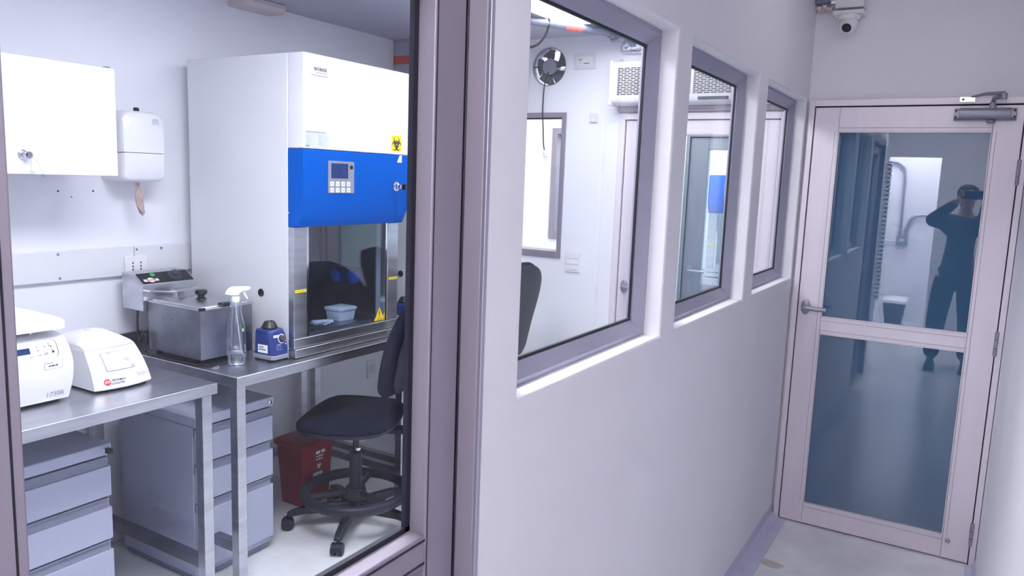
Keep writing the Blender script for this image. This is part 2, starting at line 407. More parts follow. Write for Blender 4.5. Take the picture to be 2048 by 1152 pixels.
# door_2: corridor end door with blue film glass
YD = 3.906
t = sthing('door_2', (.455, YD, 0), 'corridor end door of pale aluminium with two blue glass panels')
xl, xr_ = .040, .8698; gl, gr = .148, .761
f = MB(); f.box(xl, gl-.0006, YD, YD+.045, .008, 2.05, ALUP).build('stile', t, bevel=.002)
MB().box(gr+.0006, xr_, YD, YD+.045, .008, 2.05, ALUP).build('stile', t, bevel=.002)
for za, zb in ((.008, .1117), (.977, 1.0577), (1.9385, 2.05)):
    r = MB(); r.box(gl, gr, YD+.001, YD+.044, za, zb, ALUP); r.build('rail', t, bevel=.0015)
bd = MB()
for za, zb in ((.1117, .977), (1.0577, 1.9385)):
    b_ = .018
    o_ = [(gl, za), (gr, za), (gr, zb), (gl, zb)]
    for (x0, x1, z0, z1) in ((gl, gl+.004, za, zb), (gr-.004, gr, za, zb), (gl, gr, za, za+.004), (gl, gr, zb-.004, zb)): bd.box(x0, x1, YD-.002, YD+.02, z0, z1, ALUP)
for (x0, x1, z0, z1) in ((gl-.016, gl-.0145, .12, 1.94), (gr+.0145, gr+.016, .12, 1.94)): bd.box(x0, x1, YD-.0012, YD, z0, z1, GREYM)
for z in (.094, 1.0415, .993, 1.956): bd.box(gl, gr, YD-.0012, YD+.001, z-.0008, z+.0008, GREYM)
bd.build('glazing_bead', t, bevel=.001)
for za, zb in ((.1157, .973), (1.0617, 1.9345)): MB().box(gl+.004, gr-.004, YD+.014, YD+.02, za, zb, DOORG).build('pane', t)
lever(t, (.076, YD, 1.10), (1, 0, 0), (0, -1, 0), GREYM, .10)
for z in (.15, 1.03, 1.77):
    h = MB()
    for k in range(3): h.cyl((.872, YD-.008, z-.054+k*.037), (.872, YD-.008, z-.054+k*.037+.034), .0075, GREYM, 14)
    h.box(.864, .880, YD-.004, YD+.002, z-.05, z+.05, GREYM); h.build('hinge', t)
b = MB(); b.lathe([(.011, 0), (.011, -.004), (.006, -.006), (.006, -.012), (.004, -.013)], (.784, YD, .094), GREYM, 16, 'y'); b.build('floor_bolt', t)
# door closer
cl = MB(); cl.loft([[(x, YD-.028+.026*math.cos(a)*(1 if abs(math.cos(a)) < .99 else 1), 2.011+.026*math.sin(a)) for a in [2*PI*k/20 for k in range(20)]] for x in (.632, .82)], GREYM)
for x0, x1 in ((.612, .634), (.818, .84)):
    cl.prism([(YD, 1.988), (YD-.012, 1.985), (YD-.03, 1.995), (YD-.03, 2.028), (YD-.012, 2.036), (YD, 2.034)], 'x', x0, x1, GREYM)
c_ = cl.build('door_closer', t, bevel=.002)
q = MB(); q.cyl((.751, YD-.028, 2.03), (.751, YD-.028, 2.058), .013, GREYM, 18); q.lathe([(.016, 0), (.017, -.006), (.012, -.012), (.0, -.012)], (.751, YD-.03, 1.984), GREYM, 18)
q.build('spindle', c_)
q = MB()
for x in (.619, .833):
    for z in (2.0, 2.024): q.cyl((x, YD-.030, z), (x, YD-.033, z), .0045, BLACK, 10)
q.build('screw', c_)
ar = MB(); ar.tube([(.751, YD-.028, 2.062), (.753, YD-.04, 2.075), (.79, YD-.09, 2.078)], .0085, GREYM, 8); ar.cyl((.787, YD-.085, 2.066), (.787, YD-.085, 2.09), .012, GREYM, 14)
ar.tube([(.787, YD-.085, 2.09), (.72, YD-.045, 2.093), (.662, YD-.012, 2.083)], [.009, .007, .004], GREYM, 8)
ar.build('closer_arm', t)
br = MB(); br.box(.628, .684, YD-.02, YD-.002, 2.064, 2.084, CHROME); br.cyl((.64, YD-.021, 2.074), (.64, YD-.023, 2.074), .005, BLACK, 10); br.cyl((.668, YD-.03, 2.074), (.668, YD-.018, 2.074), .008, CHROME, 12)
br.build('closer_bracket', t)
# frame of door_2
j = MB(); YF = YD-.006
j.box(.012, .036, YF, YB+.03, 0, 2.085, ALUP).box(.874, .897, YF, YB+.03, 0, 2.085, ALUP).box(.036, .874, YF, YB+.03, 2.056, 2.085, ALUP)
j.box(.036, .0385, YD+.006, YB+.03, 0, 2.056, GASK).box(.8715, .874, YD+.006, YB+.03, 0, 2.056, GASK).box(.036, .874, YD+.006, YB+.03, 2.0525, 2.056, GASK)
struct(j.build('trim_4', bevel=.0015))

# door_3: glazed door in the cross wall under the air curtain, and door_4 in the wall behind it
def gdoor(n, x0, x1, z1, yf, stile, ztop, zmid, G, M, label, hz, fr=.035):
    t = sthing('door_%d' % n, ((x0+x1)/2, yf, 0), label)
    a, b = x0+fr, x1-fr; y0, y1 = yf+.01, yf+.055
    s_ = MB(); s_.box(a+.004, a+stile, y0, y1, .008, z1-fr-.004, M); s_.build('stile', t, bevel=.002)
    s_ = MB(); s_.box(b-stile, b-.004, y0, y1, .008, z1-fr-.004, M); s_.build('stile', t, bevel=.002)
    for za, zb in ((.008, .12), (zmid-.04, zmid+.04), (ztop, z1-fr-.004)): MB().box(a+stile, b-stile, y0+.001, y1-.001, za, zb, M).build('rail', t, bevel=.0015)
    k = MB()
    for za, zb in ((.12, zmid-.04), (zmid+.04, ztop)):
        MB().box(a+stile, b-stile, y0+.02, y0+.026, za, zb, G).build('pane', t)
        for (p, q2, r_, s2) in ((a+stile, a+stile+.006, za, zb), (b-stile-.006, b-stile, za, zb), (a+stile, b-stile, za, za+.006), (a+stile, b-stile, zb-.006, zb)): k.box(p, q2, y0+.004, y0+.019, r_, s2, ALUD)
    k.build('glazing_bead', t)
    lever(t, (a+stile*.42, y0, hz), (1, 0, 0), (0, -1, 0), GREYM, .12)
    f_ = MB(); f_.box(x0, a, yf-.006, yf+.09, 0, z1, M).box(b, x1, yf-.006, yf+.09, 0, z1, M).box(a, b, yf-.006, yf+.09, z1-fr, z1, M)
    f_.box(a, a+.003, yf+.012, yf+.09, 0, z1-fr, GASK).box(a, b, yf+.012, yf+.09, z1-fr-.003, z1-fr, GASK)
    struct(f_.build('door_frame', t, bevel=.0015))
    return t
gdoor(3, -1.0, -.10, 2.044, YC, .11, 1.93, .96, GLASST, ALUP, 'glazed aluminium door under the air curtain', 1.086)
gdoor(4, -1.04, -.18, 2.02, 5.3, .13, 1.915, .93, GLASS, ALU, 'further glazed door seen through the nearer glazed door', 1.065, .02)

# ------------------------------------------------------------------ ceiling lights
def panel(x0, x1, y0, y1, z, s, col, label, grp=None):
    t = thing('ceiling_light', label, 'light', ((x0+x1)/2, (y0+y1)/2, z-.010), 0, grp)
    f = MB(); f.box(x0-.02, x1+.02, y0-.02, y0, z-.009, z-.0005, WHITE).box(x0-.02, x1+.02, y1, y1+.02, z-.009, z-.0005, WHITE).box(x0-.02, x0, y0, y1, z-.009, z-.0005, WHITE).box(x1, x1+.02, y0, y1, z-.009, z-.0005, WHITE)
    f.build('frame', t)
    e = emitmat('lamp_diffuser', col, s); MB().box(x0, x1, y0, y1, z-.0085, z-.001, e).build('diffuser', t)
panel(-1.19, -.56, 2.45, 3.66, ZL, LAB_L*.72, LCOL, 'bright ceiling light panel seen through the nearest corridor window')
panel(-1.13, -.53, .75, 1.9, ZL, LAB_L*1.85, LCOL, 'ceiling light panel over the near lab benches beside the glazed door')
panel(.20, .70, -.95, .10, ZK, COR_L, WCOL, 'ceiling light panel of the corridor behind the photographer')
panel(.35, .75, 2.75, 3.35, ZK, COR_L*.11, WCOL, 'added dim light panel out of view, brightening the corridor close to the end door')  # added lamp, out of view, to lift the end wall and floor
panel(-1.9, -.7, 4.4, 5.0, ZL, R2_L, (1, .97, .86), 'ceiling light panel of the room behind the cross wall window')
panel(-1.6, -.5, 5.7, 6.3, ZL, R3_L, (1, .99, .93), 'ceiling light panel of the furthest room')
panel(-.3, .5, -2.9, -2.4, ZK, END_L, (.95, .96, 1), 'ceiling light panel of the room behind the entrance doorway')

# ------------------------------------------------------------------ benches
BZ = .878
def bench(y0, y1, label):
    t = thing('steel_bench', label, 'bench', (-1.99, (y0+y1)/2, 0), 0, 'stainless steel lab benches')
    MB().box(-2.375, -1.60, y0, y1, BZ-.042, BZ, STEEL).build('bench_top', t, bevel=.003)
    MB().box(-2.393, -2.377, y0, y1, BZ-.04, BZ+.06, STEEL).build('backsplash', t, bevel=.002)
    for x in (-1.66, -2.36):
        for y in (y0+.012, y1-.055): MB().box(x, x+.042, y, y+.042, .002, BZ-.043, STEEL).build('leg', t, bevel=.002)
    for y in (y0+.014, y1-.053): MB().box(-2.317, -1.661, y, y+.038, .15, .19, STEELD).build('side_rail', t, bevel=.002)
    MB().box(-2.352, -2.325, y0+.055, y1-.056, .15, .19, STEELD).build('rear_rail', t, bevel=.002)
    return t
bench(.75, 1.812, 'stainless steel bench nearest the glazed door, carrying the two white centrifuges')
bench(1.90, 2.965, 'stainless steel bench carrying the fryer bath and the blue fronted safety cabinet')
bench(3.0, 3.98, 'stainless steel bench mostly hidden past the office chair, under the further safety cabinet')

def pedestal(y0, y1, label, key):
    t = thing('drawer_pedestal', label, 'drawer unit', (-2.03, (y0+y1)/2, 0), 0, 'grey drawer pedestals under the benches')
    MB().box(-2.28, -1.80, y0, y1, .03, .655, CABG).build('body', t, bevel=.003)
    MB().box(-2.282, -1.778, y0-.002, y1+.002, .657, .697, CABG).build('top_panel', t, bevel=.003)
    for z0, z1 in ((.505, .650), (.345, .499), (.062, .339)):
        d = MB().box(-1.799, -1.78, y0+.002, y1-.002, z0, z1-.036, CABG).build('drawer', t, bevel=.002)
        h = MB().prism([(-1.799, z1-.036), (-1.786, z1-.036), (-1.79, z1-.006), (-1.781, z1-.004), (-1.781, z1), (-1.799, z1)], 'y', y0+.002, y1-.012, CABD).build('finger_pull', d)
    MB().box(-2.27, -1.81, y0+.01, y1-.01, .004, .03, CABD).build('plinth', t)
    l = MB(); l.lathe([(.009, 0), (.009, .003), (.007, .004)], (-1.777, y1-.02, .676), CHROME, 16, 'x')
    if key: l.box(-1.774, -1.750, y1-.026, y1-.010, .668, .684, BLACK)
    l.build('lock', t)
pedestal(1.09, 1.502, 'grey three drawer pedestal under the bench with the centrifuges, black key in lock', True)
pedestal(1.845, 2.232, 'grey three drawer pedestal standing behind the bench legs beside the red bin', False)

# ------------------------------------------------------------------ biological safety cabinet
SX1, SX2, SZ = -.048, .064, .267
def biohazard(mb, org, right, up, s, M, gap=None):
    """three open crescents, a ring behind them and a clear centre"""
    u = s/26
    for k in range(3):
        th = PI/2+k*2*PI/3; c, s_ = math.cos(th), math.sin(th); A, B = [], []
        for i in range(41):
            a = th+.22+(2*PI-.44)*i/40
            A.append(((11*c+15*math.cos(a))*u, (11*s_+15*math.sin(a))*u)); B.append(((15*c+10.5*math.cos(a))*u, (15*s_+10.5*math.sin(a))*u))
        mb.strip(A, B, org, right, up, M, .0010+.0002*k)
        mb.strip(arc(0, 0, 13*u, th-.62, th+.62, 10), arc(0, 0, 9.8*u, th-.62, th+.62, 10), org, right, up, M, .0010)
    if gap: mb.poly(arc(0, 0, 2.6*u, 0, 2*PI, 16)[:-1], org, right, up, gap, .0018)
LINLIT = mat('lamp_lit_liner', (.80, .79, .72), .4)  # pale copy of the steel liner, work lamp light put into its colour
def safety_cabinet(label, loc, grp, lit=False):
    STEELD = LINLIT if lit else MATS['worn_steel']
    t = thing('safety_cabinet', label, 'lab cabinet', (0, 0, 0), 0, grp)
    B = lambda mb, n, p=t, bv=0, **k: mb.build(n, p, bevel=bv, local=True, **k)
    body = MB().box(-.34, .288, -.335, -.319, .0, 1.255, WHITE).box(-.34, .288, .319, .335, .0, 1.255, WHITE)
    body.box(-.34, -.325, -.319, .319, 0, 1.255, WHITE).box(-.325, .285, -.319, .319, .62, 1.253, WHITE)
    body = B(body, 'body', bv=.003)
    port = MB().lathe([(.0, -.3352), (.012, -.3352), (.0165, -.338), (.018, -.3355), (.018, -.334)][::1], (.123, 0, .263), BLACK, 20, 'y')
    B(port, 'cable_port')
    hood = MB().prism(rrect(.288, .38, -.335, .335, .006), 'z', .878, 1.255, WHITE); B(hood, 'upper_hood', bv=.004, seg=3)
    ch = MB().prism([(.288, .876), (.38, .876), (.38, .632), (.345, .558), (.288, .556)], 'y', -.335, .335, BLUE); ch = B(ch, 'control_hood', bv=.003)
    B(MB().lathe([(.004, -.335), (.004, -.3385), (.002, -.3395)], (.296, 0, .615), CHROME, 10, 'y'), 'screw', ch)
    for y0, y1 in ((-.335, -.262), (.262, .335)):
        c = B(MB().box(.2885, .322, y0, y1, .085, .556, STEEL), 'front_column', bv=.002)
        B(MB().box(.3222, .3226, y0+.006, y1-.004, .281, .293, YEL).box(.3226, .3228, y0+.014, y1-.012, .286, .288, INK), 'height_mark', c)
    B(MB().box(-.325, .33, -.334, .334, .004, .040, STEEL).box(-.325, .322, -.334, .334, .043, .083, STEEL), 'base_sill', bv=.002)
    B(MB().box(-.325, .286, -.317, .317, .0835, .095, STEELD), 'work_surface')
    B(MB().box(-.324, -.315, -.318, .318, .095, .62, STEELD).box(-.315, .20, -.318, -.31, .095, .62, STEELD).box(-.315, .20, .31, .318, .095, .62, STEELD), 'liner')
    for y in (-.255, .255): B(MB().box(.288, .318, y-.007, y+.007, .083, .60, CHROME), 'sash_rail')
    sg = B(MB().box(.300, .306, -.247, .247, .085, .60, SASH), 'sash_glass')
    wt = MB().poly([(-.037, 0), (.037, 0), (0, .066)], (.3064, .222, .087), (0, 1, 0), (0, 0, 1), YEL, .0003)
    wt.poly([(-.0035, .046), (.0035, .046), (.002, .024), (-.002, .024)], (.3064, .222, .087), (0, 1, 0), (0, 0, 1), INK, .0007).poly(arc(0, .018, .003, 0, 2*PI, 10)[:-1], (.3064, .222, .087), (0, 1, 0), (0, 0, 1), INK, .0007)
    wt.bar(.034, .005, (.3064, .222, .092), (0, 1, 0), (0, 0, 1), INK, .0007, 'CENTER'); B(wt, 'warning_sticker', sg, recalc=False)
    for x in (SX1, SX2):
        s_ = MB().lathe([(.0, 0), (.033, 0), (.035, -.012), (.033, -.022), (.012, -.03), (.0, -.03)], (x, .3098, SZ), SOCKB, 20, 'y').box(x-.01, x+.01, .285, .3098, SZ+.028, SZ+.036, SOCKB); B(s_, 'socket_cover')
    B(MB().box(SX1+.02, SX2-.02, .285, .3095, SZ+.030, SZ+.046, CHROME).box(SX1+.02, SX2-.02, .28, .285, SZ+.024, SZ+.046, CHROME), 'clip_rail')
    X = .3802; Y, Z = (0, 1, 0), (0, 0, 1)
    bg = MB().box(X, X+.004, -.294, -.200, 1.172, 1.212, WHITE); bg.text('BIOBASE', .0185, (X+.0042, -.247, 1.190), Y, Z, INK, .0004, 'CENTER', .0004).bar(.062, .0045, (X+.0042, -.242, 1.180), Y, Z, INKG, .0004, 'CENTER')
    B(bg, 'maker_badge', recalc=False)
    pl = MB().box(X, X+.0008, -.328, -.195, .884, .953, LBLG)
    pl.text('BIOBASE  BIOLOGICAL SAFETY CABINET', .0058, (X+.001, -.323, .943), Y, Z, INK, .0003)
    for k in range(7):
        for c0, c1 in ((-.323, -.266), (-.257, -.201)):
            pl.box(X+.0008, X+.001, c0, c1-random.random()*.02, .936-k*.0066, .9366-k*.0066, INKG).box(X+.0008, X+.001, c0, c0+.018+random.random()*.01, .9335-k*.0066, .9346-k*.0066, INKG)
    pl.box(X+.0008, X+.001, -.323, -.305, .888, .891, INK); B(pl, 'rating_plate', recalc=False)
    bh = MB().prism([(y, z) for y, z in rrect(.207, .275, .892, .965, .008)], 'x', X, X+.0006, YEL); biohazard(bh, (X+.0006, .241, .925), Y, Z, .036, INK, YEL); B(bh, 'biohazard_sticker', recalc=False)
    ws = MB().prism([(.246, .842), (.277, .842), (.277, .876), (.266, .876)], 'x', X, X+.004, WHITE); ws.box(X+.004, X+.0043, .259, .271, .857, .859, INKG); B(ws, 'corner_tag')
    cp = MB().prism(rrect(-.2, -.044, .699, .834, .004), 'x', X, X+.003, MGREY); cp = B(cp, 'control_panel', ch)
    B(MB().box(X, X+.0042, -.183, -.083, .762, .824, SCRN), 'screen', ch)
    B(MB().lathe([(.0, 0), (.009, 0), (.009, .005), (.006, .006), (0, .006)], (X, -.062, .810), BLACK, 16, 'x'), 'power_button', ch)
    for i in range(4):
        for j in range(2):
            yk, zk = -.179+i*.033, .738-j*.026
            kk = MB().prism(rrect(yk-.0105, yk+.0105, zk-.010, zk+.010, .003, 3), 'x', X, X+.0045, WHITE); kk.box(X+.0045, X+.0047, yk-.003, yk+.003, zk-.003, zk+.003, INKG if (i, j) != (1, 0) else INKGN)
            B(kk, 'key_button', ch)
    lk = MB().lathe([(.0, 0), (.020, 0), (.022, .003), (.016, .005), (.013, .006), (.013, .018), (.010, .02), (.010, .03), (0, .03)], (X, .242, .731), CHROME, 24, 'x')
    lk.box(X+.03, X+.062, .2405, .2445, .727, .735, CHROME); lk = B(lk, 'key_lock', ch)
    B(MB().prism(rrect(.235, .251, .717, .743, .006), 'x', X+.040, X+.062, BLACK), 'key_bow', lk)
    B(MB().lathe([(.0, 0), (.036, 0), (.036, .028), (.030, .034), (.0, .034)], (.13, .255, 1.256), BLACK, 24), 'exhaust_cap')
    if lit:
        B(MB().cyl((.12, -.25, .60), (.12, .25, .60), .013, emitmat('work_lamp_tube', (1, .98, .9), 14), 14), 'work_lamp')
    t.location = loc
    return t
SC = safety_cabinet('white and blue biological safety cabinet on the steel bench beside the fryer bath', (-1.98, 2.575, BZ), 'biological safety cabinets')
c2 = copy_tree(SC); c2.location = (-1.98, 3.512, BZ); c2['label'] = 'second safety cabinet past the near one, only a strip of its pale side showing'
c3 = safety_cabinet('distant white and blue safety cabinet seen through the two glazed doors', (-.90, 6.90, BZ), 'biological safety cabinets', True); c3.rotation_euler.z = -PI/2
# what stands inside the near cabinet
t = thing('plastic_box', 'white lidded plastic box on the work surface of the near safety cabinet', 'box', (-1.80, 2.665, BZ+.096))
bx = MB().loft([[(x, y, z) for x, y in rrect(-1.80-a, -1.80+a, 2.665-b, 2.665+b, .012)] for a, b, z in ((.044, .050, BZ+.096), (.050, .057, BZ+.145))], WPLAS); bx.build('body', t)
MB().loft([[(x, y, z) for x, y in rrect(-1.80-a, -1.80+a, 2.665-b, 2.665+b, .012)] for a, b, z in ((.054, .061, BZ+.1453), (.054, .061, BZ+.155), (.048, .055, BZ+.158))], WPLAS).build('lid', t)
pp = MB()
for k in range(3):
    n = 7; a = .35+k*.25; c_, s_ = math.cos(a), math.sin(a); V = []
    for i in range(n):
        for j in range(n):
            u, v = (i/(n-1)-.5)*.16, (j/(n-1)-.5)*.10
            V.append((-1.79+u*c_*.5-v*s_*.7, 2.52+u*s_*.7+v*c_*.7+k*.008, BZ+.0965+k*.0035+.002*math.sin(i*1.7+k)*math.cos(j*1.3)+.002))
    pp.add(V, [(i*n+j, i*n+j+1, (i+1)*n+j+1, (i+1)*n+j) for i in range(n-1) for j in range(n-1)], LBL)
o = pp.build('paper_sheets', recalc=False); tag(o, 'small stack of white papers lying inside the near safety cabinet', 'paper'); so = o.modifiers.new('thick', 'SOLIDIFY'); so.thickness = .0006
# ------------------------------------------------------------------ wall cabinet, towel dispenser, trunking
t = thing('wall_cabinet', 'white wall cabinet with a lock, hung above the centrifuges', 'cabinet', (-2.22, 1.335, 1.62))
MB().box(XF+.001, -2.068, .937, 1.733, 1.622, 2.013, WHITE).build('body', t, bevel=.002)
for a, b in ((1.337, 1.735), (.935, 1.334)):
    d = MB().box(-2.067, -2.05, a, b, 1.62, 2.015, WHITE).build('door', t, bevel=.002)
    if a > 1.2:
        l = MB().lathe([(.0, 0), (.0165, 0), (.0165, .003), (.011, .004), (.011, .010), (0, .010)], (-2.05, 1.397, 1.686), CHROME, 22, 'x').box(-2.04, -2.022, 1.3955, 1.3985, 1.681, 1.691, CHROME)
        l.lathe([(.0, 0), (.012, 0), (.012, .004), (0, .004)], (-2.026, 1.404, 1.685), CHROME, 16, 'x'); l.build('lock', d)
MB().box(-2.09, -2.062, 1.705, 1.725, 2.0135, 2.019, BLACK).build('hinge_cover', t)
tg = MB().tube(smoothpath([(-2.022, 1.404, 1.678), (-2.02, 1.409, 1.66), (-2.022, 1.407, 1.64), (-2.02, 1.410, 1.625)], 6), .0022, CLEARP, 8).tube(smoothpath([(-2.022, 1.404, 1.68), (-2.02, 1.425, 1.668), (-2.02, 1.437, 1.645), (-2.02, 1.444, 1.618)], 6), .002, CLEARP, 8)
tg.box(-2.021, -2.019, 1.401, 1.418, 1.618, 1.634, CLEARP).box(-2.021, -2.019, 1.438, 1.452, 1.612, 1.624, CLEARP)
o = tg.build('plastic_key_tag'); tag(o, 'clear plastic tag and strap hanging from the wall cabinet lock', 'tag')

t = thing('towel_dispenser', 'white rounded paper dispenser on the wall beside the white wall cabinet', 'dispenser', (-2.32, 1.972, 1.595))
def disp(z0, z1, xs):
    rings = []
    for x, s in xs:
        ring = []
        for (y, z) in pts: ring.append((x, 1.972+(y-1.972)*s, 1.74+(z-1.74)*(s*.5+.5)))
        rings.append(ring)
    return rings
def outline(z):  # half width at height
    t_ = (z-1.595)/.29
    return .092+.010*math.sin(PI*min(max(t_, 0), 1))
pts = rrect(1.874, 2.070, 1.717, 1.885, .055, 7); pts = [(1.972+(y-1.972)*(1+.06*(1-abs(z-1.717)/.168)), z) for y, z in pts]
pts = [(y, z) for (y, z) in pts]
up_ = [(y, z) for y, z in pts]
def halfbody(y0, y1, z0, z1, rt_, rb_, bulge):
    o = arc(y1-rt_, z1-rt_, rt_, 0, PI/2, 6)+arc(y0+rt_, z1-rt_, rt_, PI/2, PI, 6)+arc(y0+rb_, z0+rb_, rb_, PI, 1.5*PI, 5)+arc(y1-rb_, z0+rb_, rb_, 1.5*PI, 2*PI, 5)
    cy = (y0+y1)/2; cz = 1.735; r = []
    for x, s in ((XF+.001, 1), (-2.285, 1), (-2.262, .985), (-2.248, .95), (-2.241, .90)):
        r.append([(x, cy+(y-cy)*s, z if abs(z-cz) < 1e-3 else cz+(z-cz)*(1-(1-s)*.9)) for y, z in o])
    return r
MB().loft(halfbody(1.872, 2.073, 1.714, 1.886, .048, .004, 0), WPLAS).build('upper_cover', t, smooth=50)
MB().loft(halfbody(1.874, 2.071, 1.596, 1.711, .004, .030, 0), WPLAS).build('lower_cover', t, smooth=50)
MB().lathe([(.0, 0), (.011, 0), (.012, .010), (.009, .016), (.0, .017)], (-2.29, 1.972, 1.884), BLACK, 14).box(-2.283, -2.276, 1.964, 1.974, 1.886, 1.898, BLACK).build('lock_button', t)
lg = MB().box(-2.2412, -2.2400, 2.010, 2.040, 1.833, 1.853, LBLG); lg.text('TORK', .011, (-2.2399, 2.0125, 1.8365), (0, 1, 0), (0, 0, 1), WHITE, .0004).box(-2.2412, -2.2402, 2.014, 2.036, 1.8535, 1.8555, INKG); lg.build('logo_plate', t, recalc=False)
MB().cyl((-2.29, 1.962, 1.596), (-2.29, 1.962, 1.578), .014, CLEARP, 14, .010).build('outlet', t)
n = 9; V = []
for i in range(n):
    for j in range(5):
        s_ = i/(n-1); wd = .010+.018*math.sin(PI*min(1, s_*1.15)); V.append((-2.288+.012*math.sin(j*2.2+i*.7)+.006*s_, 1.962+.017*s_+(j/4-.5)*2*wd*.75, 1.59-.125*s_-(.014 if j in (1, 3) else 0)*s_))
o = MB().add(V, [(i*5+j, i*5+j+1, i*5+j+6, i*5+j+5) for i in range(n-1) for j in range(4)], PAPER).build('paper_tissue', recalc=False); tag(o, 'crumpled brownish tissue hanging below the paper dispenser', 'paper'); so = o.modifiers.new('thick', 'SOLIDIFY'); so.thickness = .001

t = thing('cable_trunking', 'flat white cable trunking along the lab wall above the benches', 'trunking', (XF+.01, 1.8, 1.19))
for a, b in ((.9, 1.998), (2.002, 2.9)): MB().box(XF+.001, XF+.022, a, b, 1.190, 1.313, WHITE).build('cover_strip', t, bevel=.002)
for y, z in ((1.675, 1.30), (1.678, 1.203), (2.011, 1.30), (2.129, 1.30), (2.13, 1.203), (1.30, 1.30), (1.30, 1.203)): MB().lathe([(.0, .0), (.0055, .0), (.005, .003), (0, .0035)], (XF+.022, y, z), GREYM, 12, 'x').build('screw', t)
t = thing('power_outlet', 'white double power outlet plate on the trunking above the fryer bath', 'outlet', (XF+.022, 2.0, 1.19), 0, 'wall outlet plates')
MB().box(XF+.0225, XF+.032, 1.950, 2.056, 1.188, 1.274, WPLAS).build('plate', t, bevel=.003)
q = MB()
for y in (1.985, 2.022):
    for z in (1.214, 1.228, 1.243): q.box(XF+.032, XF+.0325, y-.0028, y+.0028, z-.0038, z+.0038, BLACK)
    q.box(XF+.032, XF+.0325, y-.012, y+.012, 1.2, 1.2012, INKG)
q.build('socket_slots', t)
for k, (y, z) in enumerate(((1.698, 1.55), (1.841, 1.551), (1.75, 1.527))):
    o = MB().lathe([(.0, .0004), (.0042 if k < 2 else .002, .0004), (.003, .002), (0, .002)], (XF, y, z), DGREY, 10, 'x').build('wall_screw')
    tag(o, ['dark screw in the lab wall under the wall cabinet, left one of the pair', 'dark screw in the lab wall under the wall cabinet, nearer the dispenser', 'tiny dark mark of a screw between and below the two wall screws'][k], 'screw', 'screws in the wall under the cabinet')
o = tag(thing('power_outlet', 'white outlet low on the lab wall behind the office chair', 'outlet', (XF, 3.56, .42), 0, 'wall outlet plates'), 'white outlet low on the lab wall behind the office chair', 'outlet', 'wall outlet plates')
MB().box(XF+.001, XF+.012, 3.53, 3.60, .40, .51, WPLAS).build('plate', o, bevel=.002); MB().box(XF+.012, XF+.016, 3.545, 3.585, .43, .48, WGREY).build('rocker', o)

# ------------------------------------------------------------------ deep fryer used as a water bath
FX0, FX1, FY0, FY1 = -2.190, -1.85, 1.93, 2.188
t = thing('deep_fryer', 'stainless steel electric fryer bath with lid on the bench beside the safety cabinet', 'fryer', (-2.0, 2.03, BZ))
MB().prism(rrect(FX0, FX1, FY0, FY1, .006, 3), 'z', BZ+.022, 1.100, STEELD).build('tank', t, bevel=.001)
for x in (FX0+.03, FX1-.03):
    for y in (FY0+.03, FY1-.03): MB().cyl((x, y, BZ+.0005), (x, y, BZ+.022), .013, BLACK, 14).build('foot', t)
q = MB()
for x in (-2.085, -2.03): q.lathe([(.0, -.0005), (.003, -.0005), (.003, .001), (0, .001)], (x, FY0, 1.045), BLACK, 10, 'y')
q.build('rivet', t)
l = MB().box(FX0-.002, FX1+.004, FY0-.004, FY1+.004, 1.1005, 1.106, STEEL).loft([[(FX0+.012+a, FY0+.012+a, z), (FX1-.012-a, FY0+.012+a, z), (FX1-.012-a, FY1-.012-a, z), (FX0+.012+a, FY1-.012-a, z)] for a, z in ((0, 1.106), (.004, 1.112), (.03, 1.116))], STEEL)
l = l.build('lid', t, bevel=.0015)
MB().box(FX1-.004, FX1+.006, FY0-.005, FY0+.02, 1.1, 1.112, BLACK).box(FX1-.02, FX1+.012, FY0+.100, FY0+.145, 1.106, 1.121, BLACK).build('corner_clip', l)
MB().lathe([(.0, 0), (.022, 0), (.020, .004), (.014, .008), (.014, .017), (.023, .023), (.025, .034), (.021, .039), (0, .040)], (-2.015, 2.06, 1.116), BLACK, 24).build('lid_knob', l)
cb = MB().prism([(-2.335, 1.060), (-2.193, 1.060), (-2.193, 1.172), (-2.255, 1.210), (-2.335, 1.213)], 'y', 1.912, 2.166, STEEL).build('control_box', t, bevel=.002)
pd = Vector((-.062, 0, .038)).normalized(); pn = Vector((.038, 0, .062)).normalized()
o_ = Vector((-2.193, 0, 1.172))
def onp(y, d, h=.0006): return o_+Vector((0, y, 0))+pd*d+pn*h
MB().add([onp(1.922, .002), onp(2.158, .002), onp(2.158, .072), onp(1.922, .072), onp(1.922, .002, .002), onp(2.158, .002, .002), onp(2.158, .072, .002), onp(1.922, .072, .002)], [(0, 1, 2, 3), (4, 5, 6, 7), (0, 1, 5, 4), (1, 2, 6, 5), (2, 3, 7, 6), (3, 0, 4, 7)], BLACK).build('control_panel', cb)
bq = MB(); bo = onp(1.965, .022, .0022)
bq.poly([(-.034, -.007), (.034, -.007), (.034, .008), (-.034, .008)], bo, (0, 1, 0), pd, LBL, .0003).poly(arc(0, .001, .018, 0, 2*PI, 24)[:-1], bo, (0, 1, 0), pd, INKR, .0005).poly(arc(0, .001, .014, 0, 2*PI, 24)[:-1], bo, (0, 1, 0), pd, LBL, .0007)
bq.poly([(-.022, -.003), (.022, -.003), (.022, .004), (-.022, .004)], bo, (0, 1, 0), pd, INKG, .0009)
bq.build('maker_badge', cb, recalc=False)
k0 = onp(1.985, .052, .002); MB().cyl(k0, k0+pn*.006, .010, INKGN, 16).build('pilot_lamp', cb)
k0 = onp(2.085, .040, .002); kq = MB().cyl(k0, k0+pn*.006, .030, DGREY, 28, .027).cyl(k0+pn*.006, k0+pn*.020, .018, DGREY, 24, .016)
kq.build('dial', cb)
for k in range(9):
    pass
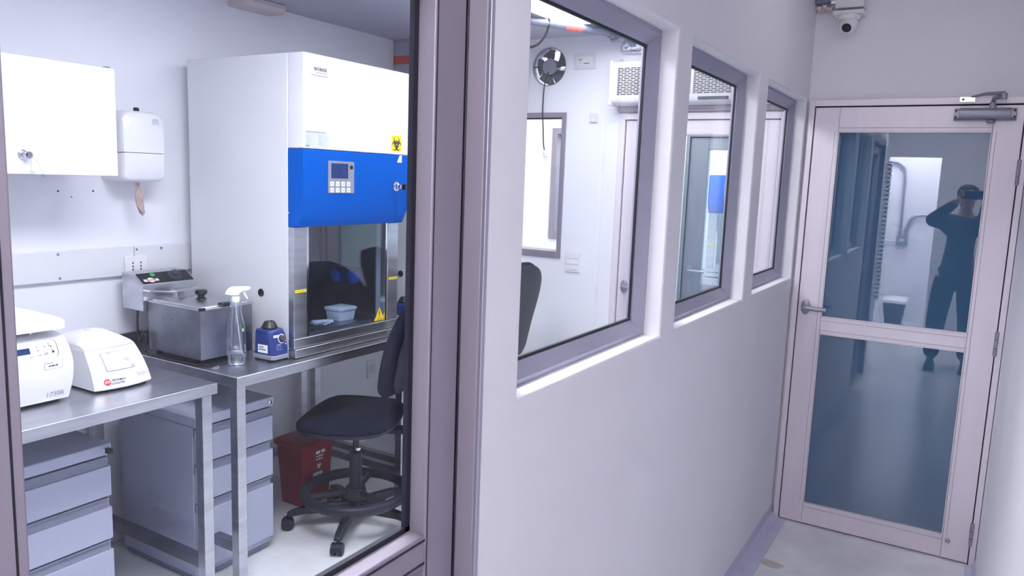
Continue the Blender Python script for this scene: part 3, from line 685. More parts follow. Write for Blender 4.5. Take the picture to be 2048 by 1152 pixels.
hb = MB().tube(smoothpath([(-2.192, 1.925, 1.145), (-2.15, 1.935, 1.148), (-2.10, 1.985, 1.146)], 5), .004, CHROME, 8).tube([(-2.10, 1.985, 1.146), (-2.105, 2.11, 1.15)], .0045, CHROME, 8)
hb.prism([(-2.145, 1.152), (-2.10, 1.152), (-2.092, 1.146), (-2.092, 1.120), (-2.115, 1.120), (-2.115, 1.140), (-2.145, 1.142)], 'y', 2.0, 2.085, STEEL).build('basket_handle', t, bevel=.001)
MB().box(-2.15, -2.08, 1.98, 2.10, 1.1165, 1.1195, CHROME).build('handle_plate', t)
MB().tube(smoothpath([(-2.25, 1.925, 1.058), (-2.25, 1.92, 1.0), (-2.235, 1.918, .93), (-2.205, 1.915, .965), (-2.185, 1.915, .955), (-2.20, 1.914, .905), (-2.17, 1.912, .8835), (-2.08, 1.908, .8835), (-1.97, 1.908, .8835), (-1.88, 1.913, .8835), (-1.82, 1.94, .8835)], 8), .0045, BLACK, 8).build('power_cord', t)

# ------------------------------------------------------------------ spray bottle
bc = Vector((-1.772, 2.038, BZ+.001)); t = thing('spray_bottle', 'clear spray bottle with white trigger head standing before the fryer bath', 'bottle', bc)
prof = [(.0, 0), (.035, 0), (.0385, .004), (.0385, .02), (.0372, .08), (.0355, .13), (.0335, .158), (.0275, .187), (.0225, .208), (.0212, .223), (.0230, .240), (.0222, .252), (.014, .261), (.013, .266)]
inner = [(max(r-.0022, 0), h+(.002 if h < .01 else 0)) for r, h in prof][::-1]
MB().lathe(prof+[(.011, .266)]+inner[1:], bc, BOTTLE, 40).build('bottle_body', t, smooth=60, recalc=True)
MB().lathe([(.0, .003), (.033, .003), (.0358, .006), (.0354, .0495), (.0, .0497)], bc, WATER, 40).build('liquid', t, smooth=50)
hd = Vector((.74, .67, 0)).normalized()
def hp(a, b, h): return bc+hd*a+Vector((-hd.y, hd.x, 0))*b+Vector((0, 0, h))
MB().lathe([(.016, 0), (.0165, .004), (.0165, .020), (.014, .024), (0, .024)], bc+Vector((0, 0, .256)), WPLAS, 28).build('collar', t)
side = [(-.041, .287), (-.036, .300), (-.026, .312), (-.012, .318), (.052, .319), (.054, .317), (.054, .305), (.050, .303), (.034, .303), (.022, .295), (.014, .282), (-.014, .282), (-.030, .284)]
s_ = MB(); rg = []
for b, sc in ((-.013, .90), (-.010, 1), (.010, 1), (.013, .90)): rg.append([hp(a*sc, b, .301+(h-.301)*sc) for a, h in side])
s_.loft(rg, WPLAS); s_.build('trigger_head', t, smooth=50)
MB().loft([[hp(a, b, h) for a, h in ((.026, .301), (.034, .301), (.048, .268), (.045, .266), (.036, .278))] for b in (-.006, .006)], WPLAS).build('trigger', t, bevel=.001)
MB().cyl(hp(.054, 0, .311), hp(.058, 0, .311), .006, WPLAS, 14).build('nozzle', t)
MB().tube([hp(-.002, 0, .255), hp(.004, .002, .19), hp(.014, .004, .09), hp(.024, .004, .012)], [.0022]*4, WGREY, 8).build('dip_tube', t)
MB().cyl(hp(-.002, 0, .258), hp(-.001, 0, .236), .0045, WPLAS, 10).build('valve', t)
gs = MB(); a = math.radians(-22)
gs.prism(rrect(-.005, .005, -.007, .007, .002, 3), 'x', 0, .0006, GRN).box(.0006, .0008, -.0025, .0025, -.004, .004, LBL); gs.xf(Matrix.Translation(bc+Vector((.0352*math.cos(a+.5), .0352*math.sin(a+.5), .145))) @ Matrix.Rotation(a+.5, 4, 'Z')); gs.build('green_sticker', t)

# ------------------------------------------------------------------ vortex mixers
def vortex(label, loc, rot, grp):
    t = thing('vortex_mixer', label, 'mixer', (0, 0, 0), 0, grp)
    def oct_(a, b, c, z, off=0): return [(x+off, y, z) for x, y in ((-a+c, -b), (a-c, -b), (a, -b+c), (a, b-c), (a-c, b), (-a+c, b), (-a, b-c), (-a, -b+c))]
    MB().loft([oct_(.058, .044, .014, .006), oct_(.066, .049, .014, .010), oct_(.066, .049, .014, .022), oct_(.062, .046, .014, .026)], MGREY).build('base', t, local=True, bevel=.001)
    f = MB()
    for x in (-.045, .045):
        for y in (-.034, .034): f.cyl((x, y, 0), (x, y, .008), .009, BLACK, 12)
    f.build('foot', t, local=True)
    MB().loft([oct_(.061, .046, .014, .026), oct_(.060, .0455, .014, .04), oct_(.048, .043, .012, .122, -.008), oct_(.042, .037, .012, .130, -.008)], BLUEP).build('housing', t, local=True, bevel=.002)
    MB().lathe([(.0, 0), (.032, 0), (.034, .004), (.022, .026), (.019, .029), (.012, .029), (.008, .022), (0, .022)], (-.008, 0, .131), BLACK, 28).build('cup_head', t, local=True)
    sl = Vector((-.020, 0, .082)).normalized(); nn = Vector((.082, 0, .020)).normalized(); p0 = Vector((.060, 0, .04))+nn*.0004
    fp = MB().poly(rrect(-.036, .036, .004, .078, .008, 4), p0, (0, 1, 0), sl, SOCKB if False else BLUEP, .0002)
    fp.poly(rrect(-.030, -.002, .060, .070, .002, 2), p0, (0, 1, 0), sl, LBL, .0006).bar(.016, .005, p0+Vector((0, -.024, 0))+sl*.0635, (0, 1, 0), sl, INKG, .0009)
    fp.bar(.024, .005, p0+Vector((0, -.020, 0))+sl*.027, (0, 1, 0), sl, WGREY, .0006).strip(rrect(-.022, .006, .008, .020, .002, 2), rrect(-.021, .005, .009, .019, .002, 2), p0, (0, 1, 0), sl, WGREY, .0006)
    fp.poly(arc(.029, .040, .003, 0, 2*PI, 10)[:-1], p0, (0, 1, 0), sl, LBL, .0006).poly([(.025, .026), (.033, .026), (.029, .033)], p0, (0, 1, 0), sl, LBL, .0006)
    fp.build('front_label', t, local=True, recalc=False)
    kp = p0+Vector((0, .012, 0))+sl*.052
    MB().strip(arc(0, 0, .020, .3, 5.2, 20), arc(0, 0, .0165, .3, 5.2, 20), kp, (0, 1, 0), sl, LBL, .0006).build('dial_scale', t, local=True, recalc=False)
    MB().cyl(kp, kp+nn*.014, .0135, DGREY, 22, .012).build('dial', t, local=True)
    s2 = MB().box(-.030, .025, -.0475, -.0462, .034, .068, LBL); s2.bar(.026, .007, (-.022, -.0476, .056), (1, 0, 0), (0, 0, 1), INK, .0003).bar(.042, .006, (-.026, -.0476, .046), (1, 0, 0), (0, 0, 1), INK, .0003)
    s2.xf(Matrix.Translation((.004, 0, 0))); s2.build('side_label', t, local=True, recalc=False)
    t.location = loc; t.rotation_euler.z = rot
    return t
V1 = vortex('blue vortex mixer with dial on the bench beside the spray bottle', (-1.738, 2.187, BZ+.0005), math.radians(2), 'blue vortex mixers')
v2 = copy_tree(V1); v2.location = (-1.745, 3.085, BZ+.0005); v2['label'] = 'blue vortex mixer half hidden past the near safety cabinet, beside the door stile'
tp = MB(); A = Vector((-1.775, 1.918, BZ+.0045)); Bv = Vector((-1.772, 1.953, BZ+.004))
tp.tube([A, A.lerp(Bv, .55), A.lerp(Bv, .6), Bv], [.0018, .0035, .0055, .0055], CLEARP, 12)
o = tp.build('pipette_tip'); tag(o, 'small clear plastic tip lying at the bench edge before the fryer', 'pipette tip')

# ------------------------------------------------------------------ centrifuges
t = thing('centrifuge', 'low rounded white centrifuge with film-covered screen, on the nearest bench', 'centrifuge', (-1.96, 1.555, BZ), 0, 'white bench centrifuges')
def dome(mb, prof, yc, wlo, whi, M, ny=16, crown=.10, zb=.886):
    zt = max(z for x, z in prof); rings = []
    for j in range(ny+1):
        s = -1+2*j/ny; ring = []
        for x, z in prof:
            f = (z-zb)/(zt-zb); wd = wlo+(whi-wlo)*max(f, 0)**1.5
            ring.append((x-.020*s*s*(1 if x > -1.95 else -1), yc+wd*s, z-crown*max(f, 0)*(z-zb)*abs(s)**3))
        rings.append(ring)
    mb.loft(rings, M)
    return mb
def curve2(p, n=6): return [(v.x, v.y) for v in smoothpath([(a, b, 0) for a, b in p], n)]
lower = [(-1.775, .887)]+curve2([(-1.772, .892), (-1.786, .925), (-1.808, .965), (-1.838, 1.005), (-1.848, 1.018)], 5)+[(-1.90, 1.018), (-2.10, 1.0), (-2.13, .99), (-2.145, .887)]
dome(MB(), lower, 1.555, .106, .094, WPLAS, crown=.02).build('housing', t, smooth=40)
upper = [(-1.850, 1.0195)]+curve2([(-1.852, 1.022), (-1.885, 1.048), (-1.93, 1.062), (-1.985, 1.067), (-2.04, 1.06), (-2.10, 1.038), (-2.135, 1.0)], 6)+[(-2.13, .995), (-2.09, 1.002)]
dome(MB(), upper, 1.555, .0945, .088, WPLAS, crown=.55, zb=1.0).build('lid', t, smooth=40)
MB().lathe([(.0, 0), (.012, 0), (.012, .002), (0, .002)], (-1.98, 1.54, 1.0665), WGREY, 20).build('lid_window', t)
MB().box(-2.12, -1.80, 1.465, 1.645, BZ+.0005, BZ+.009, BLACK).build('underside', t)
# sloping front: map (s along y, d up the slope)
FP = lower[1:27]
def onf(y, z, h=.001):
    for (x0, z0), (x1, z1) in zip(FP[:-1], FP[1:]):
        if z0 <= z <= z1:
            f = (z-z0)/(z1-z0); x = x0+(x1-x0)*f; tz = Vector((x1-x0, 0, z1-z0)).normalized(); nn = Vector((tz.z, 0, -tz.x)); s = (y-1.555)/.1
            return Vector((x-.020*s*s, y, z))+nn*h, tz, nn
    return Vector((FP[-1][0], y, z)), Vector((0, 0, 1)), Vector((1, 0, 0))
def patch(mb, y0, y1, z0, z1, M, h=.0012, n=8, skew=0):
    V = [];
    for i in range(n+1):
        for j in range(n+1):
            z = z0+(z1-z0)*j/n; V.append(onf(y0+(y1-y0)*i/n+skew*(1-j/n), z, h)[0])
    return mb.add(V, [(i*(n+1)+j, i*(n+1)+j+1, (i+1)*(n+1)+j+1, (i+1)*(n+1)+j) for i in range(n) for j in range(n)], M)
sc = patch(MB(), 1.500, 1.605, .945, 1.006, INKG, .0008); patch(sc, 1.502, 1.603, .947, 1.004, FILM, .002); patch(sc, 1.520, 1.572, .968, .996, LBL, .003)
sc.build('screen_cover', t, recalc=False)
lt = MB()
p, tz, nn = onf(1.492, .912, .002); Ya = (.21, 1, 0); Yb = (.11, 1, 0); lt.poly(arc(0, 0, .0115, 0, 2*PI, 24)[:-1], p, Ya, tz, INKR, .0012).strip([(-.009, .001), (-.003, .005), (.004, .003), (.009, .005)], [(-.009, -.001), (-.003, .003), (.004, .001), (.009, .003)], p, Ya, tz, LBL, .002).strip([(-.009, -.004), (-.003, .0), (.004, -.002), (.009, 0)], [(-.009, -.006), (-.003, -.002), (.004, -.004), (.009, -.002)], p, Ya, tz, LBL, .002)
p, tz, nn = onf(1.507, .913, .0022); lt.text('BECKMAN', .0105, p, Yb, tz, INK, .0016, bold=.0002); p, tz, nn = onf(1.503, .902, .0022); lt.text('COULTER', .0105, p, Yb, tz, INK, .0016, bold=.0002)
lt.build('maker_logo', t, recalc=False)
lt = MB(); p, tz, nn = onf(1.601, .921); R_ = Vector((-.10, 1, 0)); lt.text('Microfuge 16', .0085, p+nn*.001, R_, tz, INK, .002); p, tz, nn = onf(1.601, .917); lt.poly([(0, 0), (.050, 0), (.050, .0016), (0, .0016)], p+nn*.001, R_, tz, INKR, .002); p, tz, nn = onf(1.603, .909); lt.text('Centrifuge', .006, p+nn*.001, R_, tz, INKG, .002)
lt.build('model_lettering', t, recalc=False)

t.location.y += .012; t.location.z -= .0
t = thing('centrifuge', 'tall white centrifuge with keypad and half raised lid, cut off by the door stile', 'centrifuge', (-2.0, 1.21, BZ), 0, 'white bench centrifuges')
pr = curve2([(-1.800, .890), (-1.790, .93), (-1.783, .98), (-1.784, 1.02), (-1.800, 1.07), (-1.822, 1.095), (-1.85, 1.105)], 5)
body = [(-1.80, .889)]+pr+[(-2.30, 1.105), (-2.34, 1.08), (-2.34, .889)]
rg = []
for s, k in ((-1, .985), (-.97, 1), (.97, 1), (1, .985)):
    rg.append([(-2.05+(x+2.05)*k, 1.21+s*(.158+.010*math.sin((z-.889)/.216*PI)), .997+(z-.997)*k) for x, z in body])
MB().loft(rg, WPLAS).build('housing', t, smooth=50)
MB().box(-2.30, -1.83, 1.07, 1.35, BZ+.0005, .892, BLACK).build('underside', t)
ld = MB()
lid_o = rrect(-2.29, -1.795, 1.05, 1.372, .03, 6)
def lidz(x, y): return 1.150+.034*max(0, 1-((y-1.21)/.17)**2)+.0*(x+1.8)
rg = [[(x, y, 1.124) for x, y in lid_o], [(x, y, 1.146) for x, y in lid_o]]
for k in (.97, .85, .6, .3): rg.append([(-2.04+(x+2.04)*k, 1.21+(y-1.21)*k, 1.150+.042*(1-k**2.2)) for x, y in lid_o])
ld.loft(rg, WPLAS); ld.build('lid', t, smooth=50)
lp = MB().cyl((-1.86, 1.283, 1.100), (-1.86, 1.283, 1.125), .005, CHROME, 12).cyl((-1.868, 1.293, 1.100), (-1.868, 1.293, 1.125), .004, CHROME, 12).cyl((-2.25, 1.1, 1.1), (-2.25, 1.1, 1.125), .01, DGREY, 12).cyl((-2.25, 1.32, 1.1), (-2.25, 1.32, 1.125), .01, DGREY, 12); lp.build('lid_latch', t)
FP = [(x, z) for x, z in pr]
def onf(y, z, h=.001):
    for (x0, z0), (x1, z1) in zip(FP[:-1], FP[1:]):
        if z0 <= z <= z1:
            f = (z-z0)/(z1-z0); x = x0+(x1-x0)*f; tz = Vector((x1-x0, 0, z1-z0)).normalized(); nn = Vector((tz.z, 0, -tz.x))
            return Vector((x, y, z))+nn*h, tz, nn
def outl(mb, pts, y0, z0, wd, M, h):
    A = []; Bp = []
    cy = sum(p[0] for p in pts)/len(pts); cz = sum(p[1] for p in pts)/len(pts)
    for y, z in pts+[pts[0]]:
        d = math.hypot(y-cy, z-cz); A.append(onf(y, z, h)[0]); Bp.append(onf(y-(y-cy)/d*wd, z-(z-cz)/d*wd, h)[0])
    n = len(A); mb.add(A+Bp, [(i, i+1, n+i+1, n+i) for i in range(n-1)], M)
kp = MB(); patch(kp, 1.06, 1.326, 1.040, 1.083, WGREY if False else WPLAS, .0008)
outl(kp, rrect(1.06, 1.334, 1.035, 1.090, .014, 4), 0, 0, .0016, INK, .0014)
patch(kp, 1.19, 1.248, 1.056, 1.074, SCRN, .0016)
def glyph(y, z, pts, M=INKG):
    p, tz, nn = onf(y, z); kp.poly(pts, p, (0, 1, 0), tz, M, .0016)
for y, z, k in ((1.270, 1.074, 1), (1.272, 1.062, -1)): glyph(y, z, [(-.004, -.002*k), (-.003, -.003*k), (0, .0*k), (.003, -.003*k), (.004, -.002*k), (0, .002*k)], INK)
for y, z, r_ in ((1.291, 1.077, .0012), (1.294, 1.071, .002), (1.308, 1.079, .002), (1.308, 1.073, .002), (1.314, 1.070, .0025), (1.314, 1.060, .0018), (1.317, 1.053, .004), (1.299, 1.060, .0012)): glyph(y, z, arc(0, 0, r_, 0, 2*PI, 8)[:-1], INK)
for y, z, s in ((1.250, 1.045, 'Start'), (1.274, 1.046, 'Stop'), (1.294, 1.051, 'Quick'), (1.294, 1.046, 'Spin')):
    p, tz, nn = onf(y, z); kp.bar(.012, .0045, p, (0, 1, 0), tz, INKG, .0016, 'CENTER')
kp.build('keypad', t, recalc=False)
lb = MB(); patch(lb, 1.286, 1.341, 1.000, 1.024, LBL, .0008, skew=-.004); outl(lb, [(y-.004*(1-(z-1.0)/.024), z) for y, z in rrect(1.285, 1.342, .999, 1.025, .003, 3)], 0, 0, .0013, INKG, .0012)
p, tz, nn = onf(1.310, 1.008); lb.bar(.030, .0055, p, (0, 1, 0), tz, INK, .0016, 'CENTER'); p, tz, nn = onf(1.300, 1.018); lb.bar(.022, .0035, p, (0, 1, 0), tz, INKG, .0016, 'CENTER'); lb.build('name_plate', t, recalc=False)
lt = MB(); p, tz, nn = onf(1.286, .905); lt.text('1730R', .0235, p, (0, 1, 0), tz, INKG, .0016, sx=1.0); lt.build('model_lettering', t, recalc=False)

t.location.y += .012
# ------------------------------------------------------------------ red waste bin
t = thing('waste_bin', 'red plastic waste bin with lid on the floor under the bench, behind the footring', 'bin', (-2.06, 2.69, 0))
def rr3(x0, x1, y0, y1, z, r=.015): return [(x, y, z) for x, y in rrect(x0, x1, y0, y1, r, 4)]
MB().loft([rr3(-2.135, -1.975, 2.595, 2.775, .001), rr3(-2.155, -1.962, 2.58, 2.792, .305)], RED).build('body', t)
MB().loft([rr3(-2.165, -1.952, 2.57, 2.80, .306), rr3(-2.168, -1.949, 2.567, 2.803, .322), rr3(-2.16, -1.957, 2.575, 2.795, .333), rr3(-2.14, -1.98, 2.60, 2.77, .336)], RED).build('lid', t)
q = MB(); bx_ = -1.960
def onb(z): return -1.975+(.013)*(z/.305)
q.bar(.062, .026, (onb(.27)+.0012, 2.665, .262), (0, 1, 0), (.04, 0, 1), LBL, .0006).bar(.05, .011, (onb(.24)+.0012, 2.668, .245), (0, 1, 0), (.04, 0, 1), LBL, .0006).bar(.045, .010, (onb(.22)+.0012, 2.668, .23), (0, 1, 0), (.04, 0, 1), LBL, .0006)
biohazard(q, (onb(.2)+.0006, 2.69, .198), (0, 1, 0), (.04, 0, 1), .018, LBL)
q.poly([(-.03, 0), (.032, 0), (.032, .042), (-.03, .042)], (onb(.135)+.0012, 2.682, .125), (0, 1, 0), (.04, 0, 1), LBLG, .0006)
for k in range(4): q.poly([(-.026, 0), (.02-.006*k, 0), (.02-.006*k, .003), (-.026, .003)], (onb(.135)+.0012, 2.682, .132+k*.008), (0, 1, 0), (.04, 0, 1), INKR, .001)
q.build('printed_label', t, recalc=False)

# ------------------------------------------------------------------ drafting chairs (local: faces +x)
def chair(label, loc, rot):
    t = thing('office_chair', label, 'chair', (0, 0, 0), 0, 'dark swivel drafting chairs'); P = dict(local=True)
    for k in range(5):
        a = math.radians(154+72*k)-rot; c_, s_ = math.cos(a), math.sin(a)
        def q(r, w_, z): return (c_*r-s_*w_, s_*r+c_*w_, z)
        sec = lambda r, w_, z0, z1: [q(r, -w_, z0), q(r, w_, z0), q(r, w_*.7, z1), q(r, -w_*.7, z1)]
        lg = MB().loft([sec(.025, .026, .060, .120), sec(.12, .025, .072, .118), sec(.23, .022, .075, .108), sec(.29, .021, .066, .092), sec(.315, .018, .062, .080)], CHPL).build('leg', t, bevel=.005, smooth=60, **P)
        cs = MB()
        for sg in (-.017, .017): cs.cyl(q(.312, sg-.009, .026), q(.312, sg+.009, .026), .0255, CHPL, 22)
        cs.cyl(q(.30, 0, .03), q(.30, 0, .075), .007, CHPL, 10)
        hood = [[q(.312+.029*math.cos(x), w_, .027+.029*math.sin(x)) for x in [-.1+i*(PI+.2)/10 for i in range(11)]] for w_ in (-.024, .024)]
        cs.loft(hood, CHPL, closed=True); cs.build('caster', lg, **P)
    MB().lathe([(.0, .05), (.038, .05), (.042, .07), (.040, .115), (.030, .125), (.0, .125)], (0, 0, 0), CHPL, 24).build('hub', t, **P)
    MB().lathe([(.0, .11), (.030, .11), (.030, .36), (.026, .365), (.0, .365)], (0, 0, 0), CHPL, 24).build('column', t, **P)
    MB().lathe([(.0, .36), (.015, .36), (.015, .47), (.0, .47)], (0, 0, 0), BLACK, 18).build('gas_lift', t, **P)
    MB().tube([(.235*math.cos(2*PI*k/40), .235*math.sin(2*PI*k/40), .165) for k in range(40)], .025, CHPL, 12, closed=True).build('foot_ring', t, smooth=60, **P)
    sp = MB().lathe([(.0, .135), (.050, .135), (.052, .16), (.045, .19), (.0, .19)], (0, 0, 0), CHPL, 24)
    for k in range(3):
        a = .5+k*2*PI/3; sp.tube([(.04*math.cos(a), .04*math.sin(a), .165), (.225*math.cos(a), .225*math.sin(a), .165)], .014, CHPL, 8)
    sp.build('ring_spider', t, **P)
    kn = MB().lathe([(.0, 0), (.012, 0), (.011, .010), (.006, .014), (0, .014)], (0, 0, 0), CHROME, 16); kn.xf(Matrix.Translation((.027*math.cos(2.2), .027*math.sin(2.2), .385)) @ Matrix.Rotation(2.2, 4, 'Z') @ Matrix.Rotation(PI/2, 4, 'Y')); kn.build('lock_knob', t, **P)
    MB().box(-.13, .10, -.075, .075, .462, .488, CHPL).build('seat_plate', t, bevel=.008, **P)
    # seat: waterfall front edge
    def seat_out(k, z, n=44):
        pts = []
        for i in range(n):
            a = 2*PI*i/n; c_, s_ = math.cos(a), math.sin(a); e = .62
            x = .225*abs(c_)**e*(1 if c_ > 0 else -1); y = .235*abs(s_)**e*(1 if s_ > 0 else -1)
            y *= 1-.06*(x < 0)*abs(x)/.225
            zz = z-.030*max(0, (x-.12)/.11)**2+.012*max(0, (-x-.1)/.12)
            pts.append((x*k+.02, y*k, zz))
        return pts
    MB().loft([seat_out(.86, .489), seat_out(.985, .497), seat_out(1.0, .512)], CHPL).build('seat_shell', t, smooth=60, **P)
    MB().loft([seat_out(.985, .5125), seat_out(1.03, .530), seat_out(1.02, .552), seat_out(.95, .568), seat_out(.75, .573), seat_out(.35, .568)], FAB).build('seat', t, smooth=60, **P)
    # backrest: rounded pad, leaning back, lumbar bulge forward
    def bk(z, off): # centre line x at height, leaning
        u = (z-.68)/.54; return -.235-.175*u+.03*math.sin(u*PI)+off
    def hw(z):
        u = (z-.68)/.54
        b_ = .205+.025*math.sin(min(u, .6)/.6*PI/2)
        if u > .45: b_ *= math.sqrt(max(0, 1-((u-.45)/.56)**2.3))
        if u < .10: b_ *= .78+.22*math.sqrt(max(0, u/.10))
        return max(b_, .004)
    zs = [.68, .683, .69, .71, .74, .80, .86, .92, .98, 1.04, 1.09, 1.13, 1.165, 1.19, 1.208, 1.218, 1.2215]
    def backring(zo, x0, x1, k=1, curve=.04, n=32, e=.5):
        w_ = hw(zo)*k; ring = []; top = 1.2215; z = zo
        f = min(1, math.sqrt(max(0, (top-z)/.045))) if z > 1.1765 else 1
        f *= min(1, math.sqrt(max(0, (z-.678)/.03)))
        th = max((x1-x0)/2*f, .0015); xm = (x0+x1)/2
        for i in range(n):
            a = 2*PI*i/n; c_, s_ = math.cos(a), math.sin(a)
            y = w_*abs(c_)**e*(1 if c_ > 0 else -1); x = th*abs(s_)**e*(1 if s_ > 0 else -1)
            ring.append((bk(.70+(z-.68)*k if k < 1 else z, xm)+x+curve*(y/.23)**2, y, .70+(z-.68)*k if k < 1 else z))
        return ring
    zs = zs[:12]+[1.15, 1.165, 1.18, 1.19, 1.2, 1.208, 1.214, 1.218, 1.2205, 1.2214]
    MB().loft([backring(z, -.005, .07) for z in zs], FAB).build('backrest', t, smooth=70, **P)
    MB().loft([backring(z, -.026, -.006, .94) for z in zs], CHPL).build('back_shell', t, smooth=70, **P)
    bar = MB().loft([[(x, y, z) for x, z in sec_] for y, sec_ in ((-.035, [(-.08, .462), (-.08, .48), (-.245, .50), (-.285, .56), (-.31, .78), (-.335, .78), (-.315, .55), (-.27, .475)]), (.035, [(-.08, .462), (-.08, .48), (-.245, .50), (-.285, .56), (-.31, .78), (-.335, .78), (-.315, .55), (-.27, .475)]))], CHPL)
    bar.build('back_bar', t, bevel=.006, **P)
    MB().box(-.345, -.262, -.045, .045, .56, .66, CHPL).build('tilt_housing', t, bevel=.012, seg=3, **P)
    MB().cyl((-.325, 0, .66), (-.36, 0, .66), .024, CHPL, 18).build('adjust_knob', t, **P)
    t.location = loc; t.rotation_euler.z = rot
    return t
CH = chair('dark navy swivel chair at the bench before the near safety cabinet', (-1.655, 2.62, 0), math.radians(205))
c2 = copy_tree(CH); c2.location = (-1.55, 3.40, 0); c2.rotation_euler.z = math.radians(166); c2['label'] = 'dark swivel chair seen through the nearest corridor window, only its backrest edge showing'
for ch_ in c2.children:
    if ch_.name.split('.')[0] in ('seat', 'seat_shell', 'seat_plate', 'backrest', 'back_shell', 'back_bar', 'tilt_housing', 'adjust_knob'): ch_.location.z += .03

# ------------------------------------------------------------------ things on the cross wall
t = thing('exhaust_fan', 'round axial fan set in a hole of the cross wall, cable hanging below', 'fan', (FANC[0], YC, FANC[1]))
fx, fz = FANC
pl = MB(); no = 48; R0 = .107
sq = []
for k in range(no):
    a = 2*PI*k/no; c_, s_ = math.cos(a), math.sin(a); q = FH*.998/max(abs(c_), abs(s_)); sq.append((c_*q, s_*q))
ci = [(R0*math.cos(2*PI*k/no), R0*math.sin(2*PI*k/no)) for k in range(no)]
def ring_(p, y): return [(fx+x, y, fz+z) for x, z in p]
pl.loft([ring_(sq, YC+.0005), ring_(ci, YC+.0005), ring_(ci, YC+.0995), ring_(sq, YC+.0995), ring_(sq, YC+.0005)], WALLLAB, caps=False); struct(pl.build('wall_sleeve', t))
MB().loft([ring_([(x*k, z*k) for x, z in ci], y) for k, y in ((.998, YC-.006), (.998, YC+.06), (.965, YC+.06), (.965, YC-.003), (1.0, YC-.006), (.998, YC-.006))], GALV, caps=False).build('duct_ring', t)
MB().cyl((fx, YC+.004, fz), (fx, YC+.05, fz), .046, FANB, 32).lathe([(.0, 0), (.044, 0), (.047, .006), (.047, .012), (0, .012)], (fx, YC-.004, fz), MGREY, 32, 'y').build('motor_hub', t)
for k in range(5):
    a = .35+k*2*PI/5; V = []
    for i in range(7):
        for j in range(5):
            r_ = .042+.056*i/6; aa = a+(j/4-.5)*(1.0+.06*i/6)+.25*i/6; V.append((fx+r_*math.cos(aa), YC+.020+.028*(j/4), fz+r_*math.sin(aa)))
    b_ = MB().add(V, [(i*5+j, i*5+j+1, i*5+j+6, i*5+j+5) for i in range(6) for j in range(4)], FANB).build('blade', t, recalc=False); so = b_.modifiers.new('thick', 'SOLIDIFY'); so.thickness = .002
q = MB()
for k in range(4):
    a = PI/2+k*PI/2; q.tube([(fx+.04*math.cos(a), YC+.0, fz+.04*math.sin(a)), (fx+.104*math.cos(a), YC+.0, fz+.104*math.sin(a))], .004, DGREY, 8)
q.build('support_strut', t)
cp_ = smoothpath([(fx-.002, YC-.004, fz-.03), (fx-.012, YC-.012, fz-.06), (fx-.022, YC-.014, fz-.12), (fx-.026, YC-.013, fz-.25), (fx-.018, YC-.012, fz-.36), (fx-.012, YC-.012, fz-.44), (fx-.004, YC-.012, fz-.475)], 6)
MB().tube(cp_, .0038, BLACK, 8).build('cable', t)
e_ = cp_[-1]; dn = Vector((.25, 0, -1)).normalized()
pg = MB().tube([e_, e_+dn*.01, e_+dn*.012, e_+dn*.042], [.006, .007, .011, .013], WPLAS, 12)
for sx in (-.005, .005): pg.tube([e_+dn*.042+Vector((sx, 0, 0)), e_+dn*.060+Vector((sx, 0, 0))], .0018, CHROME, 6)
pg.build('plug', t)
pipe_a, pipe_b = Vector((-1.40, 3.12, 2.44)), Vector((-.998, 3.821, 2.44))
t = thing('metal_rod', 'grey metal tube with a coral band under the lab ceiling', 'pipe', (-1.1, 3.6, 2.40))
MB().cyl(pipe_a, pipe_b, .020, GALV, 22).build('tube', t)
dd = (pipe_b-pipe_a).normalized(); m_ = Vector((-1.118, 3.615, 2.44)); f_ = (m_-pipe_a).dot(dd)
MB().cyl(pipe_a+dd*(f_-.05), pipe_a+dd*(f_+.05), .0206, PINK, 22).build('band', t)
MB().cyl(pipe_b-dd*.01, pipe_b+dd*.02, .026, GALV, 22).cyl(pipe_b+dd*.018, pipe_b+dd*.05, .019, GREYM, 18).build('end_collar', t)
MB().box(pipe_b.x-.02, pipe_b.x+.06, pipe_b.y+.035, pipe_b.y+.045, 2.40, ZL-.002, GALV).build('end_bracket', t)
MB().box(-1.36, -1.24, 3.28, 3.40, 2.43, ZL-.002, GALV).build('mount_block', t)
o = MB().tube(smoothpath([(-1.18, 3.47, ZL-.004), (-1.182, 3.475, 2.43), (-1.20, 3.475, 2.38), (-1.24, 3.465, 2.335), (-1.31, 3.45, 2.325), (-1.42, 3.42, 2.36), (-1.5, 3.4, 2.42), (-1.52, 3.4, ZL-.003)], 6), .006, BLACK, 10).build('hanging_cable'); tag(o, 'black cable looping down from the lab ceiling beside the grey tube', 'cable')
t = thing('power_outlet', 'pale outlet plate with a switch, on the cross wall right of the fan', 'outlet', (-1.228, YC, 2.288), 0, 'wall outlet plates')
MB().box(-1.294, -1.162, YC-.010, YC-.001, 2.289, 2.374, WGREY).box(-1.276, -1.182, YC-.012, YC-.010, 2.306, 2.357, WPLAS).build('plate', t, bevel=.002)
q = MB().box(-1.262, -1.258, YC-.0125, YC-.0119, 2.334, 2.346, BLACK).box(-1.25, -1.246, YC-.0125, YC-.0119, 2.334, 2.346, BLACK).cyl((-1.254, YC-.0125, 2.323), (-1.254, YC-.0118, 2.323), .003, BLACK, 10); q.build('socket_slots', t)
MB().box(-1.237, -1.190, YC-.0145, YC-.012, 2.314, 2.350, WPLAS).box(-1.230, -1.196, YC-.0150, YC-.0144, 2.316, 2.320, INK).build('rocker', t)
t = thing('emergency_light', 'clear plastic twin emergency light high on the cross wall above the air curtain', 'lamp', (-.92, YC, 2.36))
MB().box(-1.0, -.80, YC-.012, YC-.001, 2.358, 2.43, LBLG).build('back_plate', t, bevel=.002)
